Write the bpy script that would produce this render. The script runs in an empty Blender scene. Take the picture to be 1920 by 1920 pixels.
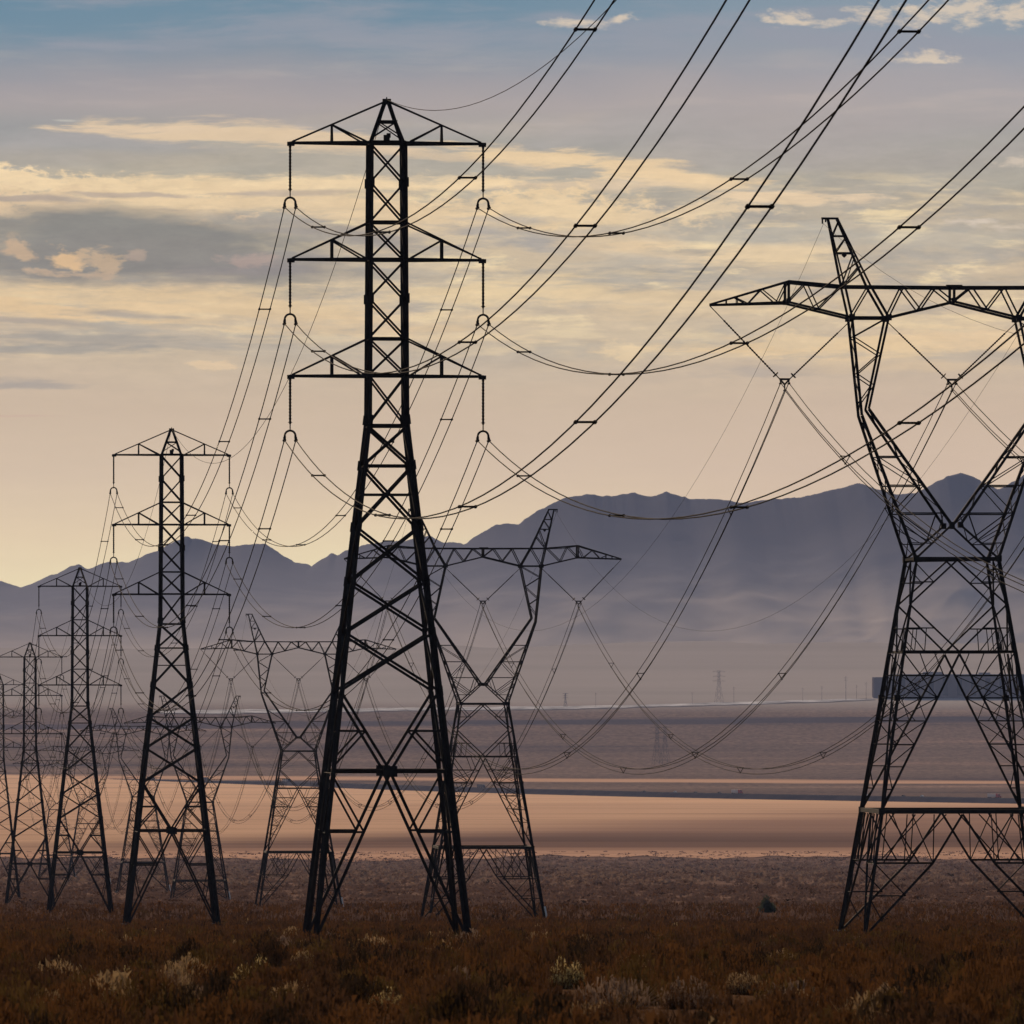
import bpy, math, random
import numpy as np
from mathutils import Vector, Matrix

random.seed(7)
rng = np.random.default_rng(11)
S = bpy.context.scene
COL = S.collection
F = 15600.0          # focal length in pixels of the 1920 px wide photograph
HZ = 1330.0          # pixel row of the true horizon
SLOPE = 0.0785       # both lines run away from the camera, veering left
ROT = math.atan(SLOPE)


def lin(c):
    c = c / 255.0
    return c / 12.92 if c <= 0.04045 else ((c + 0.055) / 1.055) ** 2.4


def rgb(r, g, b):
    return (lin(r), lin(g), lin(b), 1.0)


# ------------------------------------------------------------------ terrain
CT = [(-2600, 58), (-1500, 33), (0, -2.0), (140, -5.3), (421, -11.9), (703, -18.5), (853, -21.9), (1000, -24.9),
      (1215, -29.3), (1570, -36.0), (1870, -41.2), (3000, -60.0), (4300, -82.0), (5000, -90.6), (5400, -91), (9400, -91),
      (10500, -84), (12000, -62), (13000, -32), (14000, 0), (14500, 20), (15500, 60), (17000, 130), (18200, 185),
      (22500, 230)]
CX = np.array([c[0] for c in CT], float)
CZ = np.array([c[1] for c in CT], float)


def _pchip_slopes(x, y):
    h = np.diff(x)
    d = np.diff(y) / h
    m = np.zeros_like(y)
    for i in range(1, len(x) - 1):
        if d[i - 1] * d[i] > 0:
            w1, w2 = 2 * h[i] + h[i - 1], h[i] + 2 * h[i - 1]
            m[i] = (w1 + w2) / (w1 / d[i - 1] + w2 / d[i])
    m[0], m[-1] = d[0], d[-1]
    return m


CM = _pchip_slopes(CX, CZ)


def base_z(Y):
    Y = np.asarray(Y, float)
    i = np.clip(np.searchsorted(CX, Y) - 1, 0, len(CX) - 2)
    h = CX[i + 1] - CX[i]
    t = np.clip((Y - CX[i]) / h, 0, 1)
    h00 = 2 * t**3 - 3 * t**2 + 1
    h10 = t**3 - 2 * t**2 + t
    h01 = -2 * t**3 + 3 * t**2
    h11 = t**3 - t**2
    return h00 * CZ[i] + h10 * h * CM[i] + h01 * CZ[i + 1] + h11 * h * CM[i + 1]


def ground_z(X, Y):
    X = np.asarray(X, float)
    Y = np.asarray(Y, float)
    und = 0.10 * np.sin(X * 0.21 + 1.3) * np.sin(Y * 0.043) + 0.07 * np.sin(X * 0.47 + Y * 0.11)
    und = und * np.clip(Y / 60.0, 0, 1) * np.clip((4200 - Y) / 800.0, 0, 1)
    return base_z(Y) + und


def gz(X, Y):
    return float(ground_z(X, Y))


YS_FAR = np.linspace(9400, 17000, 4000)
PY_FAR = HZ - F * base_z(YS_FAR) / YS_FAR


def far_Y(py):
    """distance beyond the lake at which the ground shows on pixel row py"""
    return float(np.interp(-py, -PY_FAR, YS_FAR))


YS_NEAR = np.linspace(60, 5000, 6000)
PY_NEAR = HZ - F * base_z(YS_NEAR) / YS_NEAR


def near_Y(py):
    return float(np.interp(-py, -PY_NEAR, YS_NEAR))


# ------------------------------------------------------------------ materials
def new_mat(name):
    m = bpy.data.materials.new(name)
    m.use_nodes = True
    nt = m.node_tree
    return m, nt, nt.nodes['Principled BSDF']


def noise(nt, scale, detail=4, vec=None, rough=0.55, dist=0.0):
    n = nt.nodes.new('ShaderNodeTexNoise')
    n.inputs['Scale'].default_value = scale
    n.inputs['Detail'].default_value = detail
    n.inputs['Roughness'].default_value = rough
    n.inputs['Distortion'].default_value = dist
    if vec is not None:
        nt.links.new(vec, n.inputs['Vector'])
    return n


def ramp(nt, fac, stops, interp='LINEAR'):
    r = nt.nodes.new('ShaderNodeValToRGB')
    r.color_ramp.interpolation = interp
    el = r.color_ramp.elements
    el[0].position, el[0].color = stops[0]
    el[1].position, el[1].color = stops[-1]
    for p, c in stops[1:-1]:
        e = el.new(p)
        e.color = c
    nt.links.new(fac, r.inputs['Fac'])
    return r


def mix(nt, fac, a, b, mode='MIX'):
    m = nt.nodes.new('ShaderNodeMix')
    m.data_type = 'RGBA'
    m.blend_type = mode
    for sock, v in ((m.inputs[0], fac), (m.inputs[6], a), (m.inputs[7], b)):
        if hasattr(v, 'is_output'):
            nt.links.new(v, sock)
        else:
            sock.default_value = v
    return m.outputs[2]


def math_n(nt, op, a, b=None, c=None, clamp=False):
    m = nt.nodes.new('ShaderNodeMath')
    m.operation = op
    m.use_clamp = clamp
    for i, v in enumerate((a, b, c)):
        if v is None:
            continue
        if hasattr(v, 'is_output'):
            nt.links.new(v, m.inputs[i])
        else:
            m.inputs[i].default_value = v
    return m.outputs[0]


def maprange(nt, v, a, b, c=0.0, d=1.0, smooth=True):
    m = nt.nodes.new('ShaderNodeMapRange')
    m.interpolation_type = 'SMOOTHSTEP' if smooth else 'LINEAR'
    nt.links.new(v, m.inputs['Value'])
    for k, x in (('From Min', a), ('From Max', b), ('To Min', c), ('To Max', d)):
        m.inputs[k].default_value = x
    return m.outputs['Result']


def simple_mat(name, ca, cb, scale=3.0, rough=0.7, bump=0.0, metal=0.0, spec=0.3):
    m, nt, p = new_mat(name)
    tc = nt.nodes.new('ShaderNodeTexCoord')
    n = noise(nt, scale, 5, tc.outputs['Object'])
    r = ramp(nt, n.outputs['Fac'], [(0.3, ca), (0.7, cb)])
    nt.links.new(r.outputs['Color'], p.inputs['Base Color'])
    p.inputs['Roughness'].default_value = rough
    p.inputs['Metallic'].default_value = metal
    p.inputs['Specular IOR Level'].default_value = spec
    if bump:
        b = nt.nodes.new('ShaderNodeBump')
        b.inputs['Strength'].default_value = bump
        nt.links.new(n.outputs['Fac'], b.inputs['Height'])
        nt.links.new(b.outputs['Normal'], p.inputs['Normal'])
    return m


STEEL = simple_mat('weathered_steel', (0.018, 0.018, 0.019, 1), (0.034, 0.034, 0.035, 1), 2.0, 0.85, spec=0.12)
GLINT_WHITE = simple_mat('painted_glint_white', (0.72, 0.71, 0.69, 1), (0.85, 0.84, 0.81, 1), 4.0, 0.5)  # near-white colour standing in for a glint of light on steel
CABLE = simple_mat('dull_aluminium_cable', (0.012, 0.012, 0.012, 1), (0.02, 0.02, 0.02, 1), 2.0, 0.95, spec=0.03)
GLASSY = simple_mat('brown_porcelain', (0.018, 0.013, 0.011, 1), (0.03, 0.02, 0.016, 1), 8.0, 0.7, spec=0.1)
CONCRETE = simple_mat('footing_concrete', (0.09, 0.085, 0.08, 1), (0.16, 0.15, 0.14, 1), 3.0, 0.9, 0.2)
ASPHALT = simple_mat('asphalt', (0.028, 0.028, 0.032, 1), (0.045, 0.045, 0.05, 1), 0.02, 0.9, spec=0.0)
TRUCK_RED = simple_mat('red_cab_paint', (0.42, 0.03, 0.02, 1), (0.5, 0.04, 0.03, 1), 1.0, 0.4)
TRUCK_GREY = simple_mat('grey_trailer_skin', (0.62, 0.60, 0.60, 1), (0.72, 0.70, 0.70, 1), 0.6, 0.5)
TRUCK_BLUE = simple_mat('dark_blue_paint', (0.03, 0.035, 0.06, 1), (0.05, 0.055, 0.085, 1), 0.6, 0.5)
CAR_DARK = simple_mat('dark_car_paint', (0.02, 0.02, 0.024, 1), (0.035, 0.035, 0.04, 1), 1.0, 0.35)
CAR_WHITE = simple_mat('white_car_paint', (0.8, 0.8, 0.8, 1), (0.88, 0.88, 0.87, 1), 1.0, 0.35)
RUBBER = simple_mat('tyre_rubber', (0.012, 0.012, 0.012, 1), (0.02, 0.02, 0.02, 1), 4.0, 0.9)
WALLWIN = simple_mat('shaded_wall_opening', (0.03, 0.026, 0.025, 1), (0.05, 0.043, 0.04, 1), 0.1, 0.8, spec=0.05)
WIN = simple_mat('dark_window_glass', (0.02, 0.022, 0.026, 1), (0.035, 0.037, 0.04, 1), 2.0, 0.15, spec=0.5)
WOOD = simple_mat('creosoted_wood', (0.04, 0.03, 0.022, 1), (0.075, 0.055, 0.04, 1), 2.0, 0.9)
BLDG = simple_mat('grey_building_cladding', (0.11, 0.092, 0.084, 1), (0.15, 0.125, 0.115, 1), 0.02, 0.9, spec=0.0)
BLDG_ROOF = simple_mat('pale_roof_edge', (0.14, 0.14, 0.15, 1), (0.2, 0.2, 0.2, 1), 0.05, 0.8)


def leaf_mat(name, ca, cb, sc=1.5):
    m, nt, p = new_mat(name)
    g = nt.nodes.new('ShaderNodeNewGeometry')
    n = noise(nt, sc, 3, g.outputs['Position'])
    r = ramp(nt, n.outputs['Fac'], [(0.3, ca), (0.7, cb)])
    nt.links.new(r.outputs['Color'], p.inputs['Base Color'])
    p.inputs['Roughness'].default_value = 0.9
    p.inputs['Specular IOR Level'].default_value = 0.0
    t = nt.nodes.new('ShaderNodeBsdfTranslucent')
    nt.links.new(r.outputs['Color'], t.inputs['Color'])
    ms = nt.nodes.new('ShaderNodeMixShader')
    ms.inputs[0].default_value = 0.25
    nt.links.new(p.outputs[0], ms.inputs[1])
    nt.links.new(t.outputs[0], ms.inputs[2])
    nt.links.new(ms.outputs[0], nt.nodes['Material Output'].inputs['Surface'])
    return m


L_RUST = leaf_mat('rust_brush', (0.110, 0.050, 0.019, 1), (0.168, 0.080, 0.030, 1))
L_BROWN = leaf_mat('brown_brush', (0.072, 0.037, 0.019, 1), (0.115, 0.060, 0.031, 1))
L_OLIVE = leaf_mat('olive_brush', (0.085, 0.050, 0.018, 1), (0.135, 0.082, 0.028, 1))
L_DARK = leaf_mat('dark_brush', (0.032, 0.021, 0.013, 1), (0.052, 0.034, 0.020, 1))
L_TAN = leaf_mat('dry_tan_brush', (0.30, 0.20, 0.10, 1), (0.44, 0.31, 0.165, 1))
L_YELLOW = leaf_mat('yellow_seed_heads', (0.46, 0.35, 0.14, 1), (0.66, 0.52, 0.25, 1))
L_GREY = leaf_mat('grey_dry_brush', (0.20, 0.14, 0.10, 1), (0.30, 0.21, 0.15, 1))
L_GREEN = leaf_mat('dark_green_leaves', (0.065, 0.080, 0.058, 1), (0.105, 0.125, 0.09, 1))
L_PURPLE = leaf_mat('purple_brown_brush', (0.150, 0.094, 0.072, 1), (0.205, 0.130, 0.100, 1))


L_FAR = leaf_mat('far_tan_scrub', (0.23, 0.158, 0.118, 1), (0.33, 0.230, 0.172, 1), .02)

# ------------------------------------------------------------------ mesh helpers
class MB:
    """collects bars, boxes, tubes; build() links them as one mesh"""

    def __init__(self):
        self.v, self.f, self.mi, self.cur = [], [], [], 0

    def _add(self, vs, fs):
        o = len(self.v)
        self.v += vs
        self.f += [tuple(i + o for i in f) for f in fs]
        self.mi += [self.cur] * len(fs)

    def frame(self, p, q, up=None):
        d = (q - p)
        L = d.length
        if L < 1e-6:
            return None
        d /= L
        u = Vector(up) if up else Vector((0, 0, 1))
        if abs(d.dot(u.normalized())) > 0.98:
            u = Vector((0, 1, 0)) if abs(d.y) < 0.9 else Vector((1, 0, 0))
        a = d.cross(u).normalized()
        b = a.cross(d).normalized()
        return a, b

    def prism(self, p, q, prof, up=None):
        p, q = Vector(p), Vector(q)
        fr = self.frame(p, q, up)
        if fr is None:
            return
        a, b = fr
        n = len(prof)
        vs = [tuple(p + a * x + b * y) for x, y in prof] + [tuple(q + a * x + b * y) for x, y in prof]
        fs = [(i, (i + 1) % n, n + (i + 1) % n, n + i) for i in range(n)]
        fs += [tuple(range(n - 1, -1, -1)), tuple(range(n, 2 * n))]
        self._add(vs, fs)

    def angle(self, p, q, w, up=None):
        """rolled steel angle (L section)"""
        t = w * 0.16
        h = w * 0.5
        self.prism(p, q, [(-h, -h), (h, -h), (h, -h + t), (-h + t, -h + t), (-h + t, h), (-h, h)], up)

    def bar(self, p, q, w, h=None, up=None):
        h = w if h is None else h
        self.prism(p, q, [(-w / 2, -h / 2), (w / 2, -h / 2), (w / 2, h / 2), (-w / 2, h / 2)], up)

    def rod(self, p, q, r, n=8):
        self.prism(p, q, [(r * math.cos(2 * math.pi * i / n), r * math.sin(2 * math.pi * i / n)) for i in range(n)])

    def box(self, c, s, rot=0.0):
        x, y, z = s[0] / 2, s[1] / 2, s[2] / 2
        cr, sr = math.cos(rot), math.sin(rot)
        vs = []
        for dz in (-z, z):
            for dx, dy in ((-x, -y), (x, -y), (x, y), (-x, y)):
                vs.append((c[0] + dx * cr - dy * sr, c[1] + dx * sr + dy * cr, c[2] + dz))
        self._add(vs, [(3, 2, 1, 0), (4, 5, 6, 7), (0, 1, 5, 4), (1, 2, 6, 5), (2, 3, 7, 6), (3, 0, 4, 7)])

    def poly(self, prof, axis, d0, d1):
        """extrude a closed x-z profile along y (axis='y') or a y-z profile along x"""
        n = len(prof)
        if axis == 'y':
            vs = [(x, d0, z) for x, z in prof] + [(x, d1, z) for x, z in prof]
        else:
            vs = [(d0, y, z) for y, z in prof] + [(d1, y, z) for y, z in prof]
        fs = [(i, (i + 1) % n, n + (i + 1) % n, n + i) for i in range(n)]
        fs += [tuple(range(n - 1, -1, -1)), tuple(range(n, 2 * n))]
        self._add(vs, fs)

    def path(self, pts, r, n=5):
        pts = [Vector(p) for p in pts]
        rings = []
        for i, p in enumerate(pts):
            a0 = pts[max(i - 1, 0)]
            a1 = pts[min(i + 1, len(pts) - 1)]
            a, b = self.frame(a0, a1)
            rings.append([tuple(p + a * (r * math.cos(2 * math.pi * k / n)) + b * (r * math.sin(2 * math.pi * k / n))) for k in range(n)])
        vs = [v for ring in rings for v in ring]
        fs = []
        for i in range(len(pts) - 1):
            for k in range(n):
                fs.append((i * n + k, i * n + (k + 1) % n, (i + 1) * n + (k + 1) % n, (i + 1) * n + k))
        fs.append(tuple(range(n - 1, -1, -1)))
        e = (len(pts) - 1) * n
        fs.append(tuple(range(e, e + n)))
        self._add(vs, fs)

    def lathe(self, p, q, prof, n=8):
        """prof: list of (t along p->q in 0..1, radius)"""
        p, q = Vector(p), Vector(q)
        a, b = self.frame(p, q)
        vs, fs = [], []
        for t, r in prof:
            c = p.lerp(q, t)
            vs += [tuple(c + a * (r * math.cos(2 * math.pi * k / n)) + b * (r * math.sin(2 * math.pi * k / n))) for k in range(n)]
        m = len(prof)
        for i in range(m - 1):
            for k in range(n):
                fs.append((i * n + k, i * n + (k + 1) % n, (i + 1) * n + (k + 1) % n, (i + 1) * n + k))
        fs.append(tuple(range(n - 1, -1, -1)))
        fs.append(tuple(range((m - 1) * n, m * n)))
        self._add(vs, fs)

    def build(self, name, mat, parent=None, smooth=False):
        me = bpy.data.meshes.new(name)
        me.from_pydata(self.v, [], self.f)
        mats = mat if isinstance(mat, (list, tuple)) else [mat]
        for m in mats:
            me.materials.append(m)
        if len(mats) > 1:
            me.polygons.foreach_set('material_index', self.mi)
        if smooth:
            me.polygons.foreach_set('use_smooth', [True] * len(me.polygons))
        me.update()
        o = bpy.data.objects.new(name, me)
        COL.objects.link(o)
        if parent is not None:
            o.parent = parent
        return o


def empty(name, loc, rz=0.0):
    o = bpy.data.objects.new(name, None)
    o.empty_display_size = 1.0
    COL.objects.link(o)
    o.location = loc
    o.rotation_euler = (0, 0, rz)
    return o


def tag(o, label=None, cat=None, group=None, kind=None):
    if label:
        o['label'] = label
    if cat:
        o['category'] = cat
    if group:
        o['group'] = group
    if kind:
        o['kind'] = kind
    return o


def children(o):
    return list(o.children)


def copy_tree(o, parent=None):
    c = o.copy()
    COL.objects.link(c)
    if parent is not None:
        c.parent = parent
    for ch in children(o):
        copy_tree(ch, c)
    return c


# ------------------------------------------------------------------ six-arm pylon (A line)
KA = 37.0   # photo pixels per metre at the nearest six-arm pylon


def insulator_profile(n, r0, r1):
    prof = [(0, r0)]
    for i in range(n):
        a = i / n
        prof += [(a + 0.1 / n, r0), (a + 0.35 / n, r1), (a + 0.6 / n, r1 * 0.8), (a + 0.75 / n, r0)]
    prof.append((1, r0))
    return prof


def make_six_arm(X, Y, H):
    root = empty('transmission_pylon', (X, Y, gz(X, Y)), ROT)

    def z(py):
        return H - (py - 192) / KA

    def hw(py):      # half width of the square body at that height, metres
        if py <= 270:
            return (2.5 + (31.5 - 2.5) * (py - 192) / 78.0) / KA
        if py <= 790:
            return (31.5 + 3.5 * (py - 270) / 520.0) / KA
        return (35.0 + 107.5 * (py - 790) / 960.0) / KA
    yg = 192 + H * KA            # ground level in the same pixel scale

    def P(a, b, py):             # a, b in -1..1 across and along the line
        h = hw(py)
        return Vector((a * h, b * h, z(py)))

    # four legs
    for sx in (-1, 1):
        for sy in (-1, 1):
            m = MB()
            lv = [270, 346, 421, 490, 563, 637, 706, 790]
            for a, b in zip(lv[:-1], lv[1:]):
                m.angle(P(sx, sy, a), P(sx, sy, b), 0.21, (sx, sy, 0))
            for a, b, w in ((790, 875, .20), (875, 990, .22), (990, 1092, .235), (1092, 1188, .25), (1188, 1297, .26), (1297, 1447, .27), (1447, yg - 4, .28)):
                m.angle(P(sx, sy, a), P(sx, sy, b), w, (sx, sy, 0))
            for py in (346, 563, 790, 875, 990, 1092, 1188, 1297):     # splice plates
                c = P(sx, sy, py)
                d = (P(sx, sy, py + 10) - c)
                m.angle(c - d * 0.9, c + d * 0.9, 0.29, (sx, sy, 0))
            m.build('leg', STEEL, root)
            f = MB()
            c = P(sx, sy, yg)
            f.lathe(c + Vector((0, 0, -0.6)), c + Vector((0, 0, 0.35)), [(0, .42), (.9, .4), (1, .36)], 10)
            f.build('footing', CONCRETE, root)

    # lattice of the four faces
    panels = [(275, 346), (347, 420), (423, 489), (492, 563), (565, 637), (640, 706), (708, 800), (803, 875), (879, 990), (993, 1092), (1094, 1188), (1190, 1297)]
    for face in range(4):
        m = MB()

        def Q(a, py, inset=0.0):
            h = hw(py)
            s = h - inset
            return {0: Vector((a * h, -s, z(py))), 1: Vector((a * h, s, z(py))), 2: Vector((-s, a * h, z(py))), 3: Vector((s, a * h, z(py)))}[face]
        n = {0: (0, -1, 0), 1: (0, 1, 0), 2: (-1, 0, 0), 3: (1, 0, 0)}[face]
        for a, b in panels:
            w = 0.10 if a < 780 else 0.13
            m.angle(Q(-1, a), Q(1, b), w, n)
            m.angle(Q(1, a, .05), Q(-1, b, .05), w, n)
        for py, w in ((232, .12), (271, .14), (420, .11), (490, .13), (638, .11), (707, .13), (801, .15), (876, .11)):
            m.angle(Q(-1, py), Q(1, py), w, n)
        m.angle(Q(-1, 930), Q(1, 930), 0.07, n)
        m.angle(Q(-1, 232), Q(1, 262), 0.06, n)
        m.angle(Q(1, 232), Q(-1, 262), 0.06, n)
        # big lower panel: X through the node, beam, secondary members
        for s in (-1, 1):
            m.angle(Q(s, 1297), Q(0, 1447), 0.14, n)
            m.angle(Q(0, 1449), Q(s, yg - 10), 0.15, n)
            hm = hw(1297) * (1 - (1372 - 1297) / 150.0) / hw(1372)
            m.angle(Q(s, 1372), Q(s * hm, 1372), 0.10, n)
            m.angle(Q(s * hm, 1372), Q(s, 1440), 0.10, n)
            yq = 1447 + (yg - 1447) * 0.345
            hb = hw(yg) * ((yq - 1447) / (yg - 1447.0)) / hw(yq)
            m.angle(Q(s, 1452), Q(s * hb, yq), 0.10, n)
            m.angle(Q(s, yq), Q(s * hb, yq), 0.11, n)
            yq2 = 1447 + (yg - 1447) * 0.70
            hb2 = hw(yg) * ((yq2 - 1447) / (yg - 1447.0)) / hw(yq2)
            m.angle(Q(s, yq + 4), Q(s * hb2, yq2), 0.08, n)
        m.angle(Q(-1, 1447), Q(1, 1447), 0.20, n)
        m.bar(Q(-0.12, 1447), Q(0.12, 1447), 0.05, 0.55, (0, 0, 1))   # gusset plate at the node
        m.build('lattice', STEEL, root)

    # pointed top
    m = MB()
    for sx in (-1, 1):
        for sy in (-1, 1):
            m.angle(P(sx, sy, 271), P(sx, sy, 193), 0.15, (sx, sy, 0))
    m.box((0, 0, z(194)), (0.42, 0.3, 0.28))
    m.lathe((0, 0, z(192)), (0, 0, z(185)), [(0, .05), (1, .02)], 6)
    m.build('peak', STEEL, root)
    b = MB()
    b.box((0.0, 0.05, z(264)), (0.3, 0.3, 0.42))
    b.box((0.1, 0.05, z(257)), (0.2, 0.22, 0.22))
    b.build('marker_box', STEEL, root)

    # three pairs of arms, each with its insulator string
    att = {}
    for lvl, (yl, yu) in (('top', (272, 194)), ('middle', (490, 420)), ('lowest', (708, 637))):
        for s in (-1, 1):
            m = MB()
            tip = Vector((s * 182 / KA, 0, z(yl)))
            for sy in (-1, 1):
                root_l = P(s, sy, yl)
                root_u = P(s, sy, yu)
                m.angle(root_l, tip, 0.14)
                m.angle(root_u, tip + Vector((-s * 0.12, 0, 0.06)), 0.09)
                f = (103 - hw(yl) * KA) / (182 - hw(yl) * KA)
                pl = root_l.lerp(tip, f)
                fu = (103 - hw(yu) * KA) / (182 - hw(yu) * KA)
                pu = root_u.lerp(tip, fu)
                m.angle(pl, pu, 0.12)
                m.angle(pu, root_l + Vector((s * 0.25, 0, 0.05)), 0.09)
            m.angle(P(s, -1, yl).lerp(tip, .43), P(s, 1, yl).lerp(tip, .43), 0.09)
            m.angle(P(s, -1, yl), P(s, 1, yl).lerp(tip, .43), 0.08)
            m.bar(tip + Vector((-s * .25, 0, -.05)), tip + Vector((s * .12, 0, -.05)), 0.3, 0.2)
            m.build('cross_arm', STEEL, root)
            x = s * 181 / KA
            top = Vector((x, 0, z(yl + 5)))
            bot = Vector((x, 0, z(yl + 90)))
            i = MB()
            i.lathe(top, bot, insulator_profile(14, 0.055, 0.075), 8)
            i.rod(top + Vector((0, 0, .1)), top, 0.05)
            i.rod(bot, bot + Vector((0, 0, -.35)), 0.03)
            i.lathe(bot + Vector((0, 0, .1)), bot + Vector((0, 0, .06)), [(0, .02), (.2, .11), (.8, .11), (1, .02)], 10)
            io = i.build('insulator', GLASSY, root)
            yk = MB()
            za = z(yl + 103)
            pts = []
            for k in range(13):
                t = math.pi * k / 12
                pts.append((x - 0.27 * math.cos(t), 0, za - 0.24 + 0.26 * math.sin(t)))
            pts = [(x - 0.27, 0, za - 0.40)] + pts + [(x + 0.27, 0, za - 0.40)]
            yk.path(pts, 0.06, 6)
            for sx in (-1, 1):
                yk.rod((x + sx * .29, -.36, za - .47), (x + sx * .29, .36, za - .47), .085)
                yk.box((x + sx * .29, 0, za - .40), (.12, .16, .2))
                yk.rod((x + sx * .29, 0, za - .52), (x + sx * .27, 0, za - .2), .05)
            yk.build('yoke', STEEL, io)
            att[(lvl, s)] = Vector((x, 0, za - .46))
    att['shield'] = Vector((0, 0, z(190)))
    M = Matrix.Translation(root.location) @ Matrix.Rotation(ROT, 4, 'Z')
    return root, {k: M @ v for k, v in att.items()}


# ------------------------------------------------------------------ hourglass pylon (B line)
KB = 32.0


def make_hourglass(X, Y, H):
    root = empty('hourglass_pylon', (X, Y, gz(X, Y)), ROT)

    def z(py):
        return H - (py - 411) / KB
    yg = 411 + H * KB
    k2 = (yg - 1519) / (1745 - 1519.0)     # the lowest storey stretches to the ground

    def h(py):
        return (77.5 + 0.1575 * (py - 1048)) / KB

    def V(dx, dep, py):
        return Vector((dx / KB, dep, z(py)))

    # ---- legs
    for sx in (-1, 1):
        for sy in (-1, 1):
            m = MB()
            lv = [1048, 1134, 1222, 1308, 1395, 1519, yg - 4]
            for a, b, w in zip(lv[:-1], lv[1:], (.17, .18, .19, .20, .21, .22)):
                m.angle(Vector((sx * h(a), sy * h(a), z(a))), Vector((sx * h(b), sy * h(b), z(b))), w, (sx, sy, 0))
            for py in (1048, 1308, 1519):
                c = Vector((sx * h(py), sy * h(py), z(py)))
                m.box(c, (.34, .34, .36))
            m.build('leg', STEEL, root)
            f = MB()
            c = Vector((sx * h(yg), sy * h(yg), 0))
            f.lathe(c + Vector((0, 0, -.6)), c + Vector((0, 0, .35)), [(0, .42), (.9, .4), (1, .36)], 10)
            f.build('footing', CONCRETE, root)
    g = MB()   # added white strip that paints a light glint low on one leg
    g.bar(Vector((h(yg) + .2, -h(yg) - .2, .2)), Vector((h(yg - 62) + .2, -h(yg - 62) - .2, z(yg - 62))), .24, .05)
    g.build('glint_strip', GLINT_WHITE, root)

    # ---- lattice of the lower body, one mesh per face
    for face in range(4):
        m = MB()

        def Q(a, py):
            q = h(py)
            return {0: Vector((a * q, -q, z(py))), 1: Vector((a * q, q, z(py))), 2: Vector((-q, a * q, z(py))), 3: Vector((q, a * q, z(py)))}[face]
        n = {0: (0, -1, 0), 1: (0, 1, 0), 2: (-1, 0, 0), 3: (1, 0, 0)}[face]
        m.bar(Q(-1, 1048), Q(1, 1048), .17)
        m.angle(Q(-1, 1222), Q(1, 1222), .15, n)
        m.bar(Q(-1, 1519), Q(1, 1519), .24)

        def av(py):        # where the big inverted V stands at this height
            return min(1.0, ((py - 1226) / (1519 - 1226.0)) * h(1519) / h(py))
        for s in (-1, 1):
            m.angle(Q(0, 1051), Q(s, 1134), .10, n)
            m.angle(Q(s, 1134), Q(0, 1222), .10, n)
            m.angle(Q(s, 1092), Q(s * .5 * h(1134) / h(1092), 1092), .07, n)
            m.angle(Q(s, 1056), Q(s * .5 * h(1134) / h(1092), 1092), .06, n)
            m.angle(Q(s, 1178), Q(s * .5 * h(1134) / h(1178), 1178), .07, n)
            for fr in (.62, .8):
                m.angle(Q(s * fr, 1178), Q(s * fr, 1222), .05, n)
            m.angle(Q(s, 1178), Q(s * .62, 1222), .06, n)
            m.angle(Q(s, 1200), Q(s * .8, 1222), .05, n)
            m.angle(Q(0, 1226), Q(s, 1519), .12, n)
            m.angle(Q(s * .45, 1222), Q(s * .45 * .6, 1266), .06, n)
            m.angle(Q(s, 1222), Q(s * av(1308), 1308), .07, n)
            lv = [1266, 1308, 1351, 1395, 1436, 1478]
            for j, py in enumerate(lv):
                m.angle(Q(s, py), Q(s * av(py), py), .08 if j in (1, 3) else .065, n)
                nx = lv[j + 1] if j + 1 < len(lv) else 1505
                if j % 2 == 0:
                    m.angle(Q(s, py), Q(s * av(nx), nx), .06, n)
                    if j < 4:
                        m.angle(Q(s * av(py), py), Q(s, nx), .05, n)
                else:
                    m.angle(Q(s * av(py), py), Q(s, nx), .06, n)
                    if j < 3:
                        mid = (s + s * av(py)) / 2
                        m.angle(Q(s, py), Q(mid, nx), .045, n)
                        m.angle(Q(mid, py), Q(s * av(nx), nx), .045, n)
            # storey under the beam
            y1 = 1519 + 90 * k2
            a1 = .345
            ye = yg - 8
            m.angle(Q(0, 1524), Q(s * a1, y1), .12, n)
            m.angle(Q(s * a1, y1), Q(s, ye), .13, n)
            m.angle(Q(s, y1), Q(s * a1, y1), .11, n)
            for fr in (.35, .68):
                m.angle(Q(s * fr, 1524), Q(s * fr * .98, y1), .06, n)
            m.angle(Q(s * .9, 1524), Q(s * .5, y1), .08, n)
            m.angle(Q(s * .58, 1524), Q(s * .9, y1), .08, n)
            m.angle(Q(s * .62, 1524), Q(s * a1, y1), .06, n)
            m.angle(Q(s * .2, 1524), Q(s * .68, y1), .07, n)
            y2 = y1 + (yg - y1) * .42
            a2 = a1 + (1 - a1) * .42
            m.angle(Q(s, y2), Q(s * a2, y2), .08, n)
            m.angle(Q(s, y1), Q(s * a2, y2), .07, n)
            y3 = y1 + (yg - y1) * .75
            a3 = a1 + (1 - a1) * .75
            m.angle(Q(s, y2 + 4), Q(s * a3, y3), .07, n)
        m.build('lattice', STEEL, root)
    # diaphragm bracing at the waist and the beam
    m = MB()
    for py, w in ((1048, .09), (1519, .10)):
        q = h(py)
        m.angle(Vector((-q, -q, z(py) + .02)), Vector((q, q, z(py) + .02)), w)
        m.angle(Vector((-q, q, z(py) - .1)), Vector((q, -q, z(py) - .1)), w)
    m.build('diaphragm', STEEL, root)

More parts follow.
